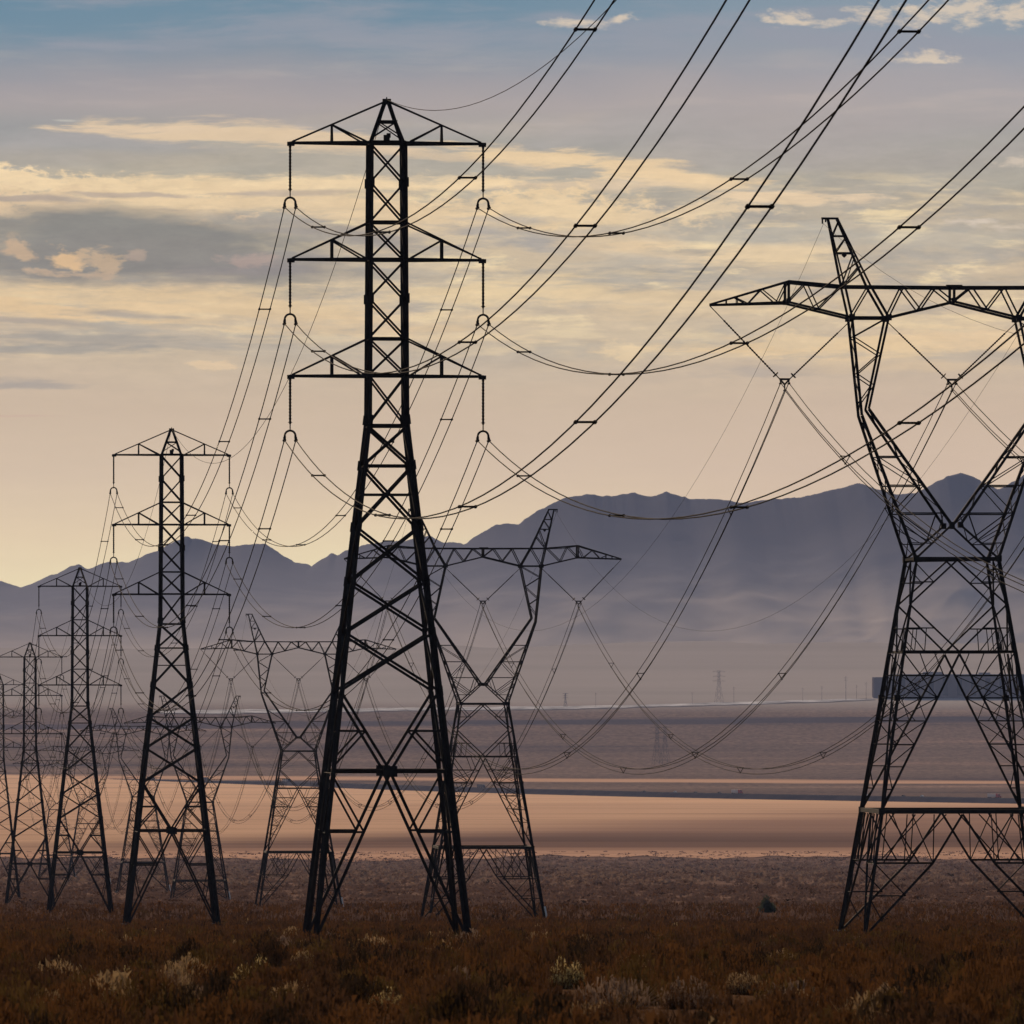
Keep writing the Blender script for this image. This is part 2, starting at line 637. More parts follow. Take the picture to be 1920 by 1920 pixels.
    # ---- the two arms of the Y, waist to bridge
    for s in (-1, 1):
        m = MB()

        def O(t):      # outer chord waist -> neck
            return (77.5 + (173 - 77.5) * t, 1048 + (780 - 1048) * t, h(1048) + (.85 - h(1048)) * t)

        def I(t):      # inner chord V node -> neck
            return (8 + (160 - 8) * t, 985 + (768 - 985) * t, 1.85 + (.85 - 1.85) * t)
        for d in (-1, 1):
            o0, o1, i0, i1 = O(0), O(1), I(0), I(1)
            c = lambda t, sgn=1: V(s * t[0], d * t[2], t[1])
            m.angle(c(o0), c(o1), .17, (s, 0, 0))
            m.angle(c(i0), c(i1), .16, (s, 0, 0))
            m.angle(c(i0), c(o0), .12, (0, 1, 0))
            m.box(c(i0), (.3, .3, .34))
            def at_y(fn, py, a, b):
                t = (py - a) / (b - a)
                return c(fn(t))
            prev = None
            for j, py in enumerate((857, 911, 963)):
                po, pi = at_y(O, py, 1048, 780), at_y(I, py, 985, 768)
                m.angle(po, pi, .075)
                if prev:
                    m.angle(prev[0] if j % 2 else prev[1], pi if j % 2 else po, .06)
                prev = (po, pi)
            m.angle(prev[0], c(i0).lerp(c(o0), .45), .07)
            m.angle(prev[1], c(i0).lerp(c(o0), .45), .06)
            pq = at_y(O, 1019, 1048, 780)
            m.angle(pq, c(i0).lerp(c(o0), .55), .06)
            m.angle(at_y(O, 990, 1048, 780), c(i0).lerp(c(o0), .55), .05)
            # upper column neck -> bridge
            m.angle(V(s * 173, d * .85, 780), V(s * 192, d * 1.0, 597), .15, (s, 0, 0))
            m.angle(V(s * 160, d * .85, 768), V(s * 123, d * 1.0, 597), .13, (s, 0, 0))
            ks = [0, .2, .4, .58, .74, .88]
            for j in range(len(ks) - 1):
                oa = V(s * (192 - 19 * ks[j]), d * .98, 597 + 183 * ks[j])
                ob = V(s * (192 - 19 * ks[j + 1]), d * .95, 597 + 183 * ks[j + 1])
                ia = V(s * (123 + 37 * ks[j]), d * .98, 597 + 171 * ks[j])
                ib = V(s * (123 + 37 * ks[j + 1]), d * .95, 597 + 171 * ks[j + 1])
                m.angle(oa if j % 2 else ia, ib if j % 2 else ob, .07)
        # lacing between the two faces
        for j in range(7):
            t0, t1 = j / 7, (j + 1) / 7
            a, b = O(t0), O(t1)
            m.angle(V(s * a[0], a[2], a[1]), V(s * b[0], -b[2], b[1]), .06)
            m.angle(V(s * a[0], -a[2], a[1]), V(s * b[0], b[2], b[1]), .06)
            a, b = I(t0), I(t1)
            m.angle(V(s * a[0], a[2] * (-1) ** j, a[1]), V(s * b[0], -b[2] * (-1) ** j, b[1]), .06)
        for j in range(5):
            t0, t1 = j / 5, (j + 1) / 5
            m.angle(V(s * (173 + 19 * t0), .9 * (-1) ** j, 780 - 183 * t0), V(s * (173 + 19 * t1), -.9 * (-1) ** j, 780 - 183 * t1), .06)
        m.build('upper_leg', STEEL, root)

    # ---- bridge (the long crossarm)
    m = MB()
    bot = [(456, 574, 0.0), (311, 569, 1.0), (192, 597, 1.0), (123, 597, 1.0), (0, 567, 1.0)]
    top = [(456, 573, 0.0), (311, 530, 1.0), (205, 539, 1.0), (0, 540, 1.0)]
    for s in (-1, 1):
        for d in (-1, 1):
            for a, b in zip(bot[:-1], bot[1:]):
                m.angle(V(s * a[0], d * a[2], a[1]), V(s * b[0], d * b[2], b[1]), .14)
            for a, b in zip(top[:-1], top[1:]):
                m.angle(V(s * a[0], d * a[2], a[1]), V(s * b[0], d * b[2], b[1]), .12 if a[0] == 456 else .14)

            def web(pts, w=.08):
                for a, b in zip(pts[:-1], pts[1:]):
                    m.angle(V(s * a[0], d * a[2], a[1]), V(s * b[0], d * b[2], b[1]), w)
            m.bar(V(s * 311, d, 530), V(s * 311, d, 569), .15)
            m.box(V(s * 311, d, 567), (.25, .16, .3))
            m.box(V(s * 192, d, 597), (.34, .16, .36))
            m.box(V(s * 123, d, 597), (.34, .16, .36))
            web([(311, 569, 1), (277, 533, 1), (254, 582, 1), (212, 540, 1)])
            web([(192, 597, 1), (158, 540, 1)])
            web([(123, 597, 1), (95, 540, 1), (63, 582, 1), (34, 540, 1), (0, 567, 1)], .09)

            def tipw(x):
                f = (456 - x) / 145.0
                return f
            zz = []
            for j, x in enumerate((330, 360, 385, 410)):
                f = tipw(x)
                py = (574 - 5 * f) if j % 2 == 0 else (573 - 43 * f)
                zz.append((x, py, f))
            web([(311, 530, 1)] + zz, .07)
            for x in (405, 425):
                f = tipw(x)
                web([(x, 574 - 5 * f, f), (x, 573 - 43 * f, f)], .06)
        # horizontal lacing between faces
        xs = [311, 260, 212, 158, 110, 55, 0]
        for j, (a, b) in enumerate(zip(xs[:-1], xs[1:])):
            m.angle(V(s * a, (-1) ** j, 540 if a < 300 else 531), V(s * b, -(-1) ** j, 540), .07)
    m.bar(V(0, -1, 540), V(0, -1, 567), .15)
    m.bar(V(0, 1, 540), V(0, 1, 567), .15)
    m.box(V(0, -1, 565), (.3, .16, .3))
    m.bar(V(15, -1, 538.5), V(-15, -1, 538.5), .3, .16)
    m.build('bridge', STEEL, root)

    # ---- two shield wire peaks
    att = {}
    for s in (-1, 1):
        m = MB()
        for d in (-1, 1):
            m.angle(V(s * 192, d, 597), V(s * 205, d, 539), .13)
            m.angle(V(s * 205, d, 539), V(s * 233, d * .25, 412), .11)
            m.angle(V(s * 123, d, 597), V(s * 156, d, 540), .14)
            m.angle(V(s * 156, d, 540), V(s * 216, d * .25, 412), .12)

            def oo(py):
                t = (539 - py) / 127.0
                return V(s * (205 + 28 * t), d * (1 - .75 * t), py)

            def ii(py):
                t = (539 - py) / 127.0
                return V(s * (156 + 60 * t), d * (1 - .75 * t), py)
            for py in (444, 476):
                m.angle(oo(py), ii(py), .08)
            m.angle(oo(444), ii(416), .06)
            m.angle(oo(474), ii(446), .06)
            m.angle(oo(537), ii(500), .08)
            m.angle(ii(478), oo(537), .07)
        m.bar(V(s * 214, 0, 411), V(s * 246, 0, 411), .14, .12)
        m.rod(V(s * 244, 0, 411), V(s * 244, 0, 421), .05)
        m.rod(V(s * 238, 0, 411), V(s * 238, 0, 418), .05)
        m.build('shield_peak', STEEL, root)
        b = MB()
        b.lathe(V(s * 203, 0, 475), V(s * 203, 0, 484), [(0, .04), (.25, .14), (.6, .15), (1, .03)], 8)
        b.bar(V(s * 190, 0, 475), V(s * 218, 0, 475), .05)
        b.build('marker_weight', STEEL, root)
        att[('shield', s)] = V(s * 242, 0, 421)

    # ---- V strings with their yokes
    for name, c, a0, a1 in (('outer', -315, (-456, 575), (-192, 603)), ('centre', 0, (-123, 603), (123, 603)), ('far', 315, (192, 603), (456, 575))):
        for s, a in ((-1, a0), (1, a1)):
            i = MB()
            p = V(a[0], 0, a[1])
            q = V(c + s * 9, 0, 712)
            e = p.lerp(q, .2)
            f = p.lerp(q, .93)
            i.rod(p, e, .03, 6)
            i.lathe(e, f, insulator_profile(24, .035, .062), 8)
            i.rod(f, q, .035, 6)
            i.lathe(f.lerp(p, .003), f.lerp(q, .25), [(0, .03), (.2, .2), (.8, .2), (1, .03)], 10)
            i.build('insulator', GLASSY, root)
        y = MB()
        y.bar(V(c - 10, 0, 712), V(c + 10, 0, 712), .07, .12)
        y.bar(V(c - 9, 0, 712), V(c, 0, 722), .06, .1)
        y.bar(V(c + 9, 0, 712), V(c, 0, 722), .06, .1)
        for dx, py in ((-8, 720), (8, 720), (0, 733)):
            y.rod(V(c + dx, 0, 712 if dx else 720), V(c + dx, 0, py), .04)
            y.rod(V(c + dx, -.3, py), V(c + dx, .3, py), .06)
        y.build('yoke', STEEL, root)
        att[name] = V(c, 0, 722)
    M = Matrix.Translation(root.location) @ Matrix.Rotation(ROT, 4, 'Z')
    return root, {k: M @ v for k, v in att.items()}


# ------------------------------------------------------------------ build both lines
A_X0, A_Y0 = -6.34, 421.0
A_SP = 282.5
a_tops = [30.8, 23.67, 16.85, 10.2, 6.8]
A_T = []
A_NAME = ['tallest six-armed pylon', 'second-tallest six-armed pylon', 'third six-armed pylon', 'fourth six-armed pylon', 'last six-armed pylon at the left edge']
A_LABEL = ['tallest black lattice pylon with six arms standing in rust-brown brush',
           'second-tallest six-armed lattice pylon, next one left behind the tallest',
           'third-tallest six-armed lattice pylon, its top below the mountain ridge',
           'fourth six-armed lattice pylon near the left edge, shorter and fainter',
           'farthest six-armed lattice pylon, cut off by the left edge of the photo']
for k, tz in enumerate(a_tops):
    Y = A_Y0 + A_SP * k * (1.0 if k < 2 else 1.012)
    X = A_X0 - SLOPE * (Y - A_Y0) - (.27 if k == 1 else .33 if k == 2 else .42 if k >= 3 else 0)
    root, att = make_six_arm(X, Y, tz - gz(X, Y))
    tag(root, A_LABEL[k], 'pylon', 'six-armed lattice pylons in a row')
    A_T.append((root, att))

B_X0, B_Y0 = 25.75, 487.0
b_ys = [487, 853, 1211, 1561, 1873, 2319, 2690]
b_tops = [28.7, 20.5, 13.85, 2.5, 0.2, -6.5, -12.5]
B_NAME = ['largest hourglass pylon', 'second hourglass pylon', 'third hourglass pylon', 'fourth hourglass pylon', 'fifth hourglass pylon', 'sixth hourglass pylon', 'seventh hourglass pylon']
B_LABEL = ['largest hourglass lattice pylon, cut off by the right edge of the photo',
           'second-largest hourglass lattice pylon standing just right behind the tallest six-armed pylon',
           'third-largest hourglass lattice pylon, half behind the left leg of the tallest pylon',
           'fourth hourglass lattice pylon, seen behind the second-tallest six-armed pylon',
           'fifth hourglass lattice pylon, left of the second-tallest six-armed pylon, bridge above the pale lake',
           'small faint sixth hourglass lattice pylon, in front of the lake near the third six-armed pylon',
           'smallest and faintest hourglass lattice pylon, far left behind all the others']
B_T = []
for Y, tz, lb in zip(b_ys, b_tops, B_LABEL):
    X = B_X0 - SLOPE * (Y - B_Y0)
    root, att = make_hourglass(X, Y, tz - gz(X, Y))
    tag(root, lb, 'pylon', 'hourglass lattice pylons in a row')
    B_T.append((root, att))


def span_points(p, q, sag, n):
    out = []
    for i in range(n + 1):
        t = i / n
        c = p.lerp(q, t)
        out.append(Vector((c.x, c.y, c.z - 4 * sag * t * (1 - t))))
    return out


ACROSS = Vector((math.cos(ROT), math.sin(ROT), 0))


def make_bundle(p, q, sag, offs, r, spacer_at, label, group):
    root = empty('power_line', p)
    n = 40
    mid = span_points(p, q, sag, n)
    for dx, dz in offs:
        m = MB()
        m.path([c - p + ACROSS * dx + Vector((0, 0, dz)) for c in mid], r, 5)
        m.build('conductor', CABLE, root, smooth=True)
    L = (q - p).length
    for d in spacer_at:
        if d > L - 12:
            break
        t = d / L
        c = p.lerp(q, t)
        c.z -= 4 * sag * t * (1 - t)
        c -= p
        m = MB()
        pts = [c + ACROSS * dx + Vector((0, 0, dz)) for dx, dz in offs]
        dirv = (q - p).normalized()
        for a, b in zip(pts, pts[1:] + ([pts[0]] if len(pts) > 2 else [])):
            m.bar(a, b, 0.07 if len(pts) == 2 else 0.05)
        for a in pts:
            m.rod(a - dirv * .16, a + dirv * .13, .065 if len(pts) == 2 else .05, 6)
        m.build('spacer', CABLE, root)
    tag(root, label, 'power line', group)
    return root


def make_shield(p, q, sag, r, label):
    root = bpy.data.objects.new
    m = MB()
    m.path([c - p for c in span_points(p, q, sag, 40)], r, 5)
    o = m.build('shield_wire', CABLE, None, smooth=True)
    o.location = p
    tag(o, label, 'power line', 'thin shield wires along the pylon tops')
    return o


dirl = Vector((SLOPE, -1, 0))
SIDE = {-1: 'left', 1: 'right'}
# six-arm line: one span toward the camera, then tower to tower
pairs = [(None, 0)] + [(k, k + 1) for k in range(4)]
for k, (i, j) in enumerate(pairs):
    for lvl in ('top', 'middle', 'lowest'):
        for s in (-1, 1):
            p = A_T[j][1][(lvl, s)]
            if i is None:
                q = p + dirl * 282 + Vector((0, 0, 6.42))
                lb = f'twin cable from {lvl} {SIDE[s]} arm of {A_NAME[0]}, sagging then rising out of frame'
            else:
                q = p
                p = A_T[i][1][(lvl, s)]
                lb = f'twin cable between {lvl} {SIDE[s]} arms of the {A_NAME[i].split()[0]} and {A_NAME[j].split()[0]} six-armed pylons'
            sag = 9.3 if k == 0 else 9.8 if k == 1 else 9.0
            w = 0.028
            make_bundle(p, q, sag, [(-.29, 0), (.29, 0)], w, [26 + 48.5 * n for n in range(6)], lb, 'twin cables of the six-armed pylons')
    p = A_T[j][1]['shield']
    if i is None:
        make_shield(p, p + dirl * 282 + Vector((0, 0, 6.8)), 9.0, .017, 'thin single wire from the tip of the tallest pylon, curving up out of frame')
    else:
        make_shield(A_T[i][1]['shield'], p, 9.0, .017, f'thin single wire between the tips of the {A_NAME[i].split()[0]} and {A_NAME[j].split()[0]} six-armed pylons')

pairs = [(None, 0)] + [(k, k + 1) for k in range(6)]
PH = {'outer': 'left', 'centre': 'middle', 'far': 'right'}
for k, (i, j) in enumerate(pairs):
    for ph in ('outer', 'centre', 'far'):
        p = B_T[j][1][ph]
        if i is None:
            q = p + dirl * 366 + Vector((0, 0, 8.8))
            lb = f'triple cable from the {PH[ph]} V-string of the largest hourglass pylon, dropping right out of frame'
        else:
            q = p
            p = B_T[i][1][ph]
            lb = f'triple cable between the {PH[ph]} V-strings of the {B_NAME[i].split()[0]} and {B_NAME[j].split()[0]} hourglass pylons'
        make_bundle(p, q, 19.7 if k < 3 else 17.0, [(-.24, .1), (.24, .1), (0, -.32)], .026, [30 + 60 * n for n in range(6)], lb, 'triple cables of the hourglass pylons')
    for s in (-1, 1):
        p = B_T[j][1][('shield', s)]
        if i is None:
            make_shield(p, p + dirl * 366 + Vector((0, 0, 8.8)), 17.5, .010, f'thin wire from the {SIDE[s]} peak of the largest hourglass pylon, running right out of frame')
        else:
            make_shield(B_T[i][1][('shield', s)], p, 17.5, .010, f'thin wire between the {SIDE[s]} peaks of the {B_NAME[i].split()[0]} and {B_NAME[j].split()[0]} hourglass pylons')


# ------------------------------------------------------------------ ground sheet
def grid_mesh(name, xs_fn, ys, zfn, mat, kind='structure', smooth=True):
    nx = len(xs_fn(ys[0]))
    V = np.zeros((len(ys), nx, 3))
    for i, y in enumerate(ys):
        xs = xs_fn(y)
        V[i, :, 0] = xs
        V[i, :, 1] = y
        V[i, :, 2] = zfn(xs, np.full(nx, y))
    me = bpy.data.meshes.new(name)
    idx = np.arange(len(ys) * nx).reshape(len(ys), nx)
    q = np.stack([idx[:-1, :-1], idx[:-1, 1:], idx[1:, 1:], idx[1:, :-1]], -1).reshape(-1, 4)
    me.vertices.add(V.size // 3)
    me.vertices.foreach_set('co', V.reshape(-1).astype(np.float32))
    me.loops.add(q.size)
    me.loops.foreach_set('vertex_index', q.reshape(-1).astype(np.int32))
    me.polygons.add(len(q))
    me.polygons.foreach_set('loop_start', np.arange(0, q.size, 4, dtype=np.int32))
    me.update(calc_edges=True)
    me.polygons.foreach_set('use_smooth', [smooth] * len(q))
    me.materials.append(mat)
    o = bpy.data.objects.new(name, me)
    COL.objects.link(o)
    o['kind'] = kind
    return o


gm, nt, bs = new_mat('desert_ground')
geo = nt.nodes.new('ShaderNodeNewGeometry')
sep = nt.nodes.new('ShaderNodeSeparateXYZ')
nt.links.new(geo.outputs['Position'], sep.inputs[0])
mp = nt.nodes.new('ShaderNodeMapping')
mp.inputs['Scale'].default_value = (0.25, 1.0, 1.0)
nt.links.new(geo.outputs['Position'], mp.inputs['Vector'])
nf = noise(nt, 1.2, 6, geo.outputs['Position'])                       # grit and litter
nm = noise(nt, 0.012, 6, mp.outputs['Vector'], 0.6, 0.4)             # patches of scrub
nl = noise(nt, 0.0016, 5, mp.outputs['Vector'], 0.6, 0.6)            # broad bands far off
near = ramp(nt, nf.outputs['Fac'], [(0.3, (0.06, 0.034, 0.020, 1)), (0.7, (0.13, 0.075, 0.043, 1))])
mid = ramp(nt, nm.outputs['Fac'], [(0.3, (0.15, 0.097, 0.076, 1)), (0.7, (0.23, 0.152, 0.118, 1))])
far = ramp(nt, nl.outputs['Fac'], [(0.33, (0.085, 0.062, 0.055, 1)), (0.43, (0.155, 0.110, 0.080, 1)), (0.57, (0.20, 0.142, 0.102, 1)), (0.67, (0.32, 0.215, 0.155, 1))])
fan = ramp(nt, nl.outputs['Fac'], [(0.3, (0.36, 0.33, 0.30, 1)), (0.7, (0.44, 0.40, 0.365, 1))])
yw = math_n(nt, 'ADD', sep.outputs['Y'], math_n(nt, 'MULTIPLY', math_n(nt, 'SUBTRACT', nm.outputs['Fac'], 0.5), 900.0))
c = mix(nt, maprange(nt, sep.outputs['Y'], 900, 1700), near.outputs['Color'], mid.outputs['Color'])
c = mix(nt, maprange(nt, yw, 7500, 9000), c, far.outputs['Color'])
# pale sandy verge beyond the road
mv_ = nt.nodes.new('ShaderNodeMapping')
mv_.inputs['Scale'].default_value = (0.1, 1.0, 1.0)
nt.links.new(geo.outputs['Position'], mv_.inputs['Vector'])
nv = noise(nt, 0.02, 6, mv_.outputs['Vector'], 0.6)
mw = nt.nodes.new('ShaderNodeMapping')
mw.inputs['Scale'].default_value = (1.0, 0.22, 1.0)
nt.links.new(geo.outputs['Position'], mw.inputs['Vector'])
nw = noise(nt, 0.11, 6, mw.outputs['Vector'], 0.75)            # single bushes far off
mott = maprange(nt, nw.outputs['Fac'], .36, .64, .70, 1.25)
sm = nt.nodes.new('ShaderNodeVectorMath')
sm.operation = 'SCALE'
nt.links.new(c, sm.inputs[0])
nt.links.new(math_n(nt, 'ADD', 1.0, math_n(nt, 'MULTIPLY', math_n(nt, 'SUBTRACT', mott, 1.0), maprange(nt, sep.outputs['Y'], 7000, 9000))), sm.inputs['Scale'])
c = sm.outputs[0]
yv = math_n(nt, 'MULTIPLY_ADD', math_n(nt, 'SUBTRACT', nv.outputs['Fac'], .5), 500.0, math_n(nt, 'MULTIPLY_ADD', sep.outputs['X'], 0.35, sep.outputs['Y']))
v1 = maprange(nt, yv, 10080, 10130)
v2 = maprange(nt, yv, 10280, 10420, 1, 0)
c = mix(nt, math_n(nt, 'MULTIPLY', v1, v2), c, (0.62, 0.39, 0.25, 1))
# a dark strip of scrub below the pale flat
ys_ = math_n(nt, 'MULTIPLY_ADD', math_n(nt, 'SUBTRACT', nv.outputs['Fac'], .5), 400.0, math_n(nt, 'MULTIPLY_ADD', sep.outputs['X'], -0.25, sep.outputs['Y']))
v3 = math_n(nt, 'MULTIPLY', maprange(nt, ys_, 13150, 13250), maprange(nt, ys_, 13420, 13560, 1, 0))
c = mix(nt, math_n(nt, 'MULTIPLY', v3, .8), c, (0.04, 0.035, 0.042, 1))
c = mix(nt, maprange(nt, sep.outputs['Y'], 13700, 14500), c, fan.outputs['Color'])
nt.links.new(c, bs.inputs['Base Color'])
bs.inputs['Roughness'].default_value = 0.95
bs.inputs['Specular IOR Level'].default_value = 0.0
bp = nt.nodes.new('ShaderNodeBump')
bp.inputs['Strength'].default_value = 0.6
bp.inputs['Distance'].default_value = 0.15
nt.links.new(nf.outputs['Fac'], bp.inputs['Height'])
nt.links.new(bp.outputs['Normal'], bs.inputs['Normal'])
GROUND = gm

ys = np.concatenate([np.linspace(-2500, 0, 26), np.linspace(10, 700, 140), np.linspace(720, 5000, 180), np.linspace(5100, 9400, 30), np.linspace(9500, 22400, 140)])


def gx(y):
    w = 400 + 0.30 * abs(y)
    t = np.linspace(-1, 1, 81)
    return w * np.sign(t) * np.abs(t) ** 1.8


grid_mesh('ground', gx, ys, ground_z, GROUND)

# ------------------------------------------------------------------ dry lake
lm, nt, bs = new_mat('dry_lake_crust')
geo = nt.nodes.new('ShaderNodeNewGeometry')
sep = nt.nodes.new('ShaderNodeSeparateXYZ')
nt.links.new(geo.outputs['Position'], sep.inputs[0])
mp = nt.nodes.new('ShaderNodeMapping')
mp.inputs['Scale'].default_value = (0.16, 1.0, 1.0)
nt.links.new(geo.outputs['Position'], mp.inputs['Vector'])
n1 = noise(nt, 0.0035, 6, mp.outputs['Vector'], 0.55, 0.3)
n2 = noise(nt, 0.02, 5, mp.outputs['Vector'], 0.6)
yw = math_n(nt, 'ADD', sep.outputs['Y'], math_n(nt, 'MULTIPLY', math_n(nt, 'SUBTRACT', n1.outputs['Fac'], 0.5), 700.0))
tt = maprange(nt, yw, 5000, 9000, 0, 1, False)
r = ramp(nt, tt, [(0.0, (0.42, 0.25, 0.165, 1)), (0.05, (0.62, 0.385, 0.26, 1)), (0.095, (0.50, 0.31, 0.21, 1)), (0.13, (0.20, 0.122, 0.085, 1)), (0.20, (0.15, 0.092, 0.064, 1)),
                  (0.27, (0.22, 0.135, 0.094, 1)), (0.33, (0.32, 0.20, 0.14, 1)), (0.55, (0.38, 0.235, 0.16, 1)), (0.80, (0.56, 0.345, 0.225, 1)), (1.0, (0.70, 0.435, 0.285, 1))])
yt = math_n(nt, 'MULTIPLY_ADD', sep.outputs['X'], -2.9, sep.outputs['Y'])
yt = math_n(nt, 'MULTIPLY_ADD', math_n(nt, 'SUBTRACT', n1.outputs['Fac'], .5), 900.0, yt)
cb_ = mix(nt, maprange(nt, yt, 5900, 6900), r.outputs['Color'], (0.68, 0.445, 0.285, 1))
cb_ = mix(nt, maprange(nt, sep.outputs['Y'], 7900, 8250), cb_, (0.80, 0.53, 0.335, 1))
ml_ = nt.nodes.new('ShaderNodeMapping')
ml_.inputs['Scale'].default_value = (0.07, 1.0, 1.0)
nt.links.new(geo.outputs['Position'], ml_.inputs['Vector'])
n3 = noise(nt, 0.011, 7, ml_.outputs['Vector'], 0.62, 0.3)
c = mix(nt, maprange(nt, n3.outputs['Fac'], .50, .66, 0, .38), cb_, (0.20, 0.118, 0.078, 1))
c = mix(nt, maprange(nt, n3.outputs['Fac'], .46, .34, 0, .16), c, (0.74, 0.44, 0.25, 1))
c = mix(nt, maprange(nt, n2.outputs['Fac'], .5, .7, 0, .3), c, (0.26, 0.15, 0.10, 1))
nt.links.new(c, bs.inputs['Base Color'])
bs.inputs['Roughness'].default_value = 0.9
bs.inputs['Specular IOR Level'].default_value = 0.0


def lake_x(y):
    return np.linspace(-1, 1, 161) * (0.16 * y)


RZ = -91.0
rp = [(-500, 1452), (0, 1464), (300, 1470), (600, 1476), (900, 1486), (1200, 1494), (1500, 1500), (1920, 1507), (2500, 1517)]
rpts = []
for px in np.linspace(-500, 2500, 61):
    py = float(np.interp(px, [a for a, _ in rp], [b for _, b in rp]))
    Yr = -RZ * F / (py - HZ)
    rpts.append(((px - 960) * Yr / F, Yr))
RX = np.array([p[0] for p in rpts])
RY = np.array([p[1] for p in rpts])
lys = np.linspace(0, 1, 40)
xs = np.linspace(-900, 1100, 520)
lv, lf = [], []
for i, x in enumerate(xs):
    near_e = 5060 + 90 * math.sin(x * .011) + 60 * math.sin(x * .031 + 1) + 35 * math.sin(x * .09) + 22 * math.sin(x * .23 + 2) - 0.22 * x
    far_e = float(np.interp(x, RX, RY)) - 10
    for j, t in enumerate(lys):
        y = near_e + (far_e - near_e) * t
        lv.append((x, y, max(gz(x, y), -91.0) + 0.35))
for i in range(len(xs) - 1):
    for j in range(len(lys) - 1):
        a = i * len(lys) + j
        lf.append((a, a + len(lys), a + len(lys) + 1, a + 1))
me = bpy.data.meshes.new('dry_lake')
me.from_pydata(lv, [], lf)
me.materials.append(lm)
me.polygons.foreach_set('use_smooth', [True] * len(me.polygons))
lo = bpy.data.objects.new('dry_lake', me)
COL.objects.link(lo)
lo['kind'] = 'structure'

# ------------------------------------------------------------------ road on its embankment
sec = [(-24, 0.36), (-14.5, 4.9), (-13.2, 5.2), (13.2, 5.2), (14.5, 4.9), (24, 0.36)]
m = MB()
vs = []
for i, (x, y) in enumerate(rpts):
    a = rpts[max(i - 1, 0)]
    b = rpts[min(i + 1, len(rpts) - 1)]
    dx, dy = b[0] - a[0], b[1] - a[1]
    L = math.hypot(dx, dy)
    nx_, ny_ = -dy / L, dx / L
    for o, zz in sec:
        vs.append((x + nx_ * o, y + ny_ * o, RZ + zz))
fs = []
k = len(sec)
for i in range(len(rpts) - 1):
    for j in range(k - 1):
        fs.append((i * k + j, (i + 1) * k + j, (i + 1) * k + j + 1, i * k + j + 1))
        m.mi.append(1 if j == 2 else 0)
m.v, m.f = vs, fs
BANK = simple_mat('embankment_dirt', (0.03, 0.028, 0.032, 1), (0.06, 0.052, 0.052, 1), 0.05, 0.95, spec=0.0)
road = m.build('road', [BANK, ASPHALT])
road['kind'] = 'structure'
# painted lane lines on the asphalt
LINE = simple_mat('road_paint', (0.5, 0.5, 0.48, 1), (0.6, 0.6, 0.57, 1), 0.5, 0.7)
m = MB()
for off in (-12.0, -1.0, 1.0, 12.0):
    for i in range(len(rpts) - 1):
        seg = []
        for (x, y), (x2, y2) in ((rpts[i], rpts[i + 1]),):
            dx, dy = x2 - x, y2 - y
            L = math.hypot(dx, dy)
            nx_, ny_ = -dy / L, dx / L
            o = len(m.v)
            for o_, pt in ((off - .08, (x, y)), (off + .08, (x, y)), (off + .08, (x2, y2)), (off - .08, (x2, y2))):
                m.v.append((pt[0] + nx_ * o_, pt[1] + ny_ * o_, RZ + 5.22))
            m.f.append((o, o + 1, o + 2, o + 3))
            m.mi.append(0)
ml = m.build('road_markings', LINE)
ml['kind'] = 'structure'


def road_at(px):
    best = min(range(len(rpts)), key=lambda i: abs(rpts[i][0] * F / rpts[i][1] + 960 - px))
    i = min(max(best, 1), len(rpts) - 2)
    d = []
    for a, b in ((i - 1, i), (i, i + 1)):
        pa = rpts[a][0] * F / rpts[a][1] + 960
        pb = rpts[b][0] * F / rpts[b][1] + 960
        if min(pa, pb) <= px <= max(pa, pb):
            t = (px - pa) / (pb - pa)
            x = rpts[a][0] + (rpts[b][0] - rpts[a][0]) * t
            y = rpts[a][1] + (rpts[b][1] - rpts[a][1]) * t
            return x, y, math.atan2(rpts[b][1] - rpts[a][1], rpts[b][0] - rpts[a][0])
    return rpts[i][0], rpts[i][1], 0.0


def wheel(m, x, y, r, w):
    m.lathe((x, y - w / 2, r), (x, y + w / 2, r), [(0, r * .9), (.15, r), (.85, r), (1, r * .9)], 14)


def make_truck(name, label, cabm, trm, px, lane=5.0, group='lorries on the far road'):
    x, y, a = road_at(px)
    root = empty(name, (x + math.sin(a) * lane, y - math.cos(a) * lane, RZ + 5.205), a)
    t = MB()
    t.poly([(-9.8, 1.15), (3.6, 1.15), (3.6, 4.0), (3.5, 4.1), (-9.7, 4.1), (-9.8, 4.0)], 'y', -1.3, 1.3)
    t.box((-2.5, 0, 1.0), (11.5, 1.0, .3))
    t.build('trailer', trm, root)
    c = MB()
    c.poly([(4.3, .7), (10.2, .7), (10.3, 1.7), (10.1, 2.2), (8.5, 2.4), (7.9, 3.6), (6.6, 4.05), (4.4, 4.1)], 'y', -1.2, 1.2)
    c.box((4.0, 0, .95), (6.0, 1.0, .35))
    co = c.build('cab', cabm, root)
    w = MB()
    w.poly([(8.53, 2.5), (8.62, 2.52), (8.02, 3.52), (7.95, 3.5)], 'y', -1.05, 1.05)
    w.box((7.4, 0, 2.95), (.9, 2.42, .8))
    w.build('window', WIN, co)
    for wx in (-8.7, -7.4, 4.2, 5.5, 9.3):
        for wy in (-1.05, 1.05):
            q = MB()
            wheel(q, wx, wy, .52, .35)
            q.build('wheel', RUBBER, root)
    tag(root, label, 'truck', group)
    return root


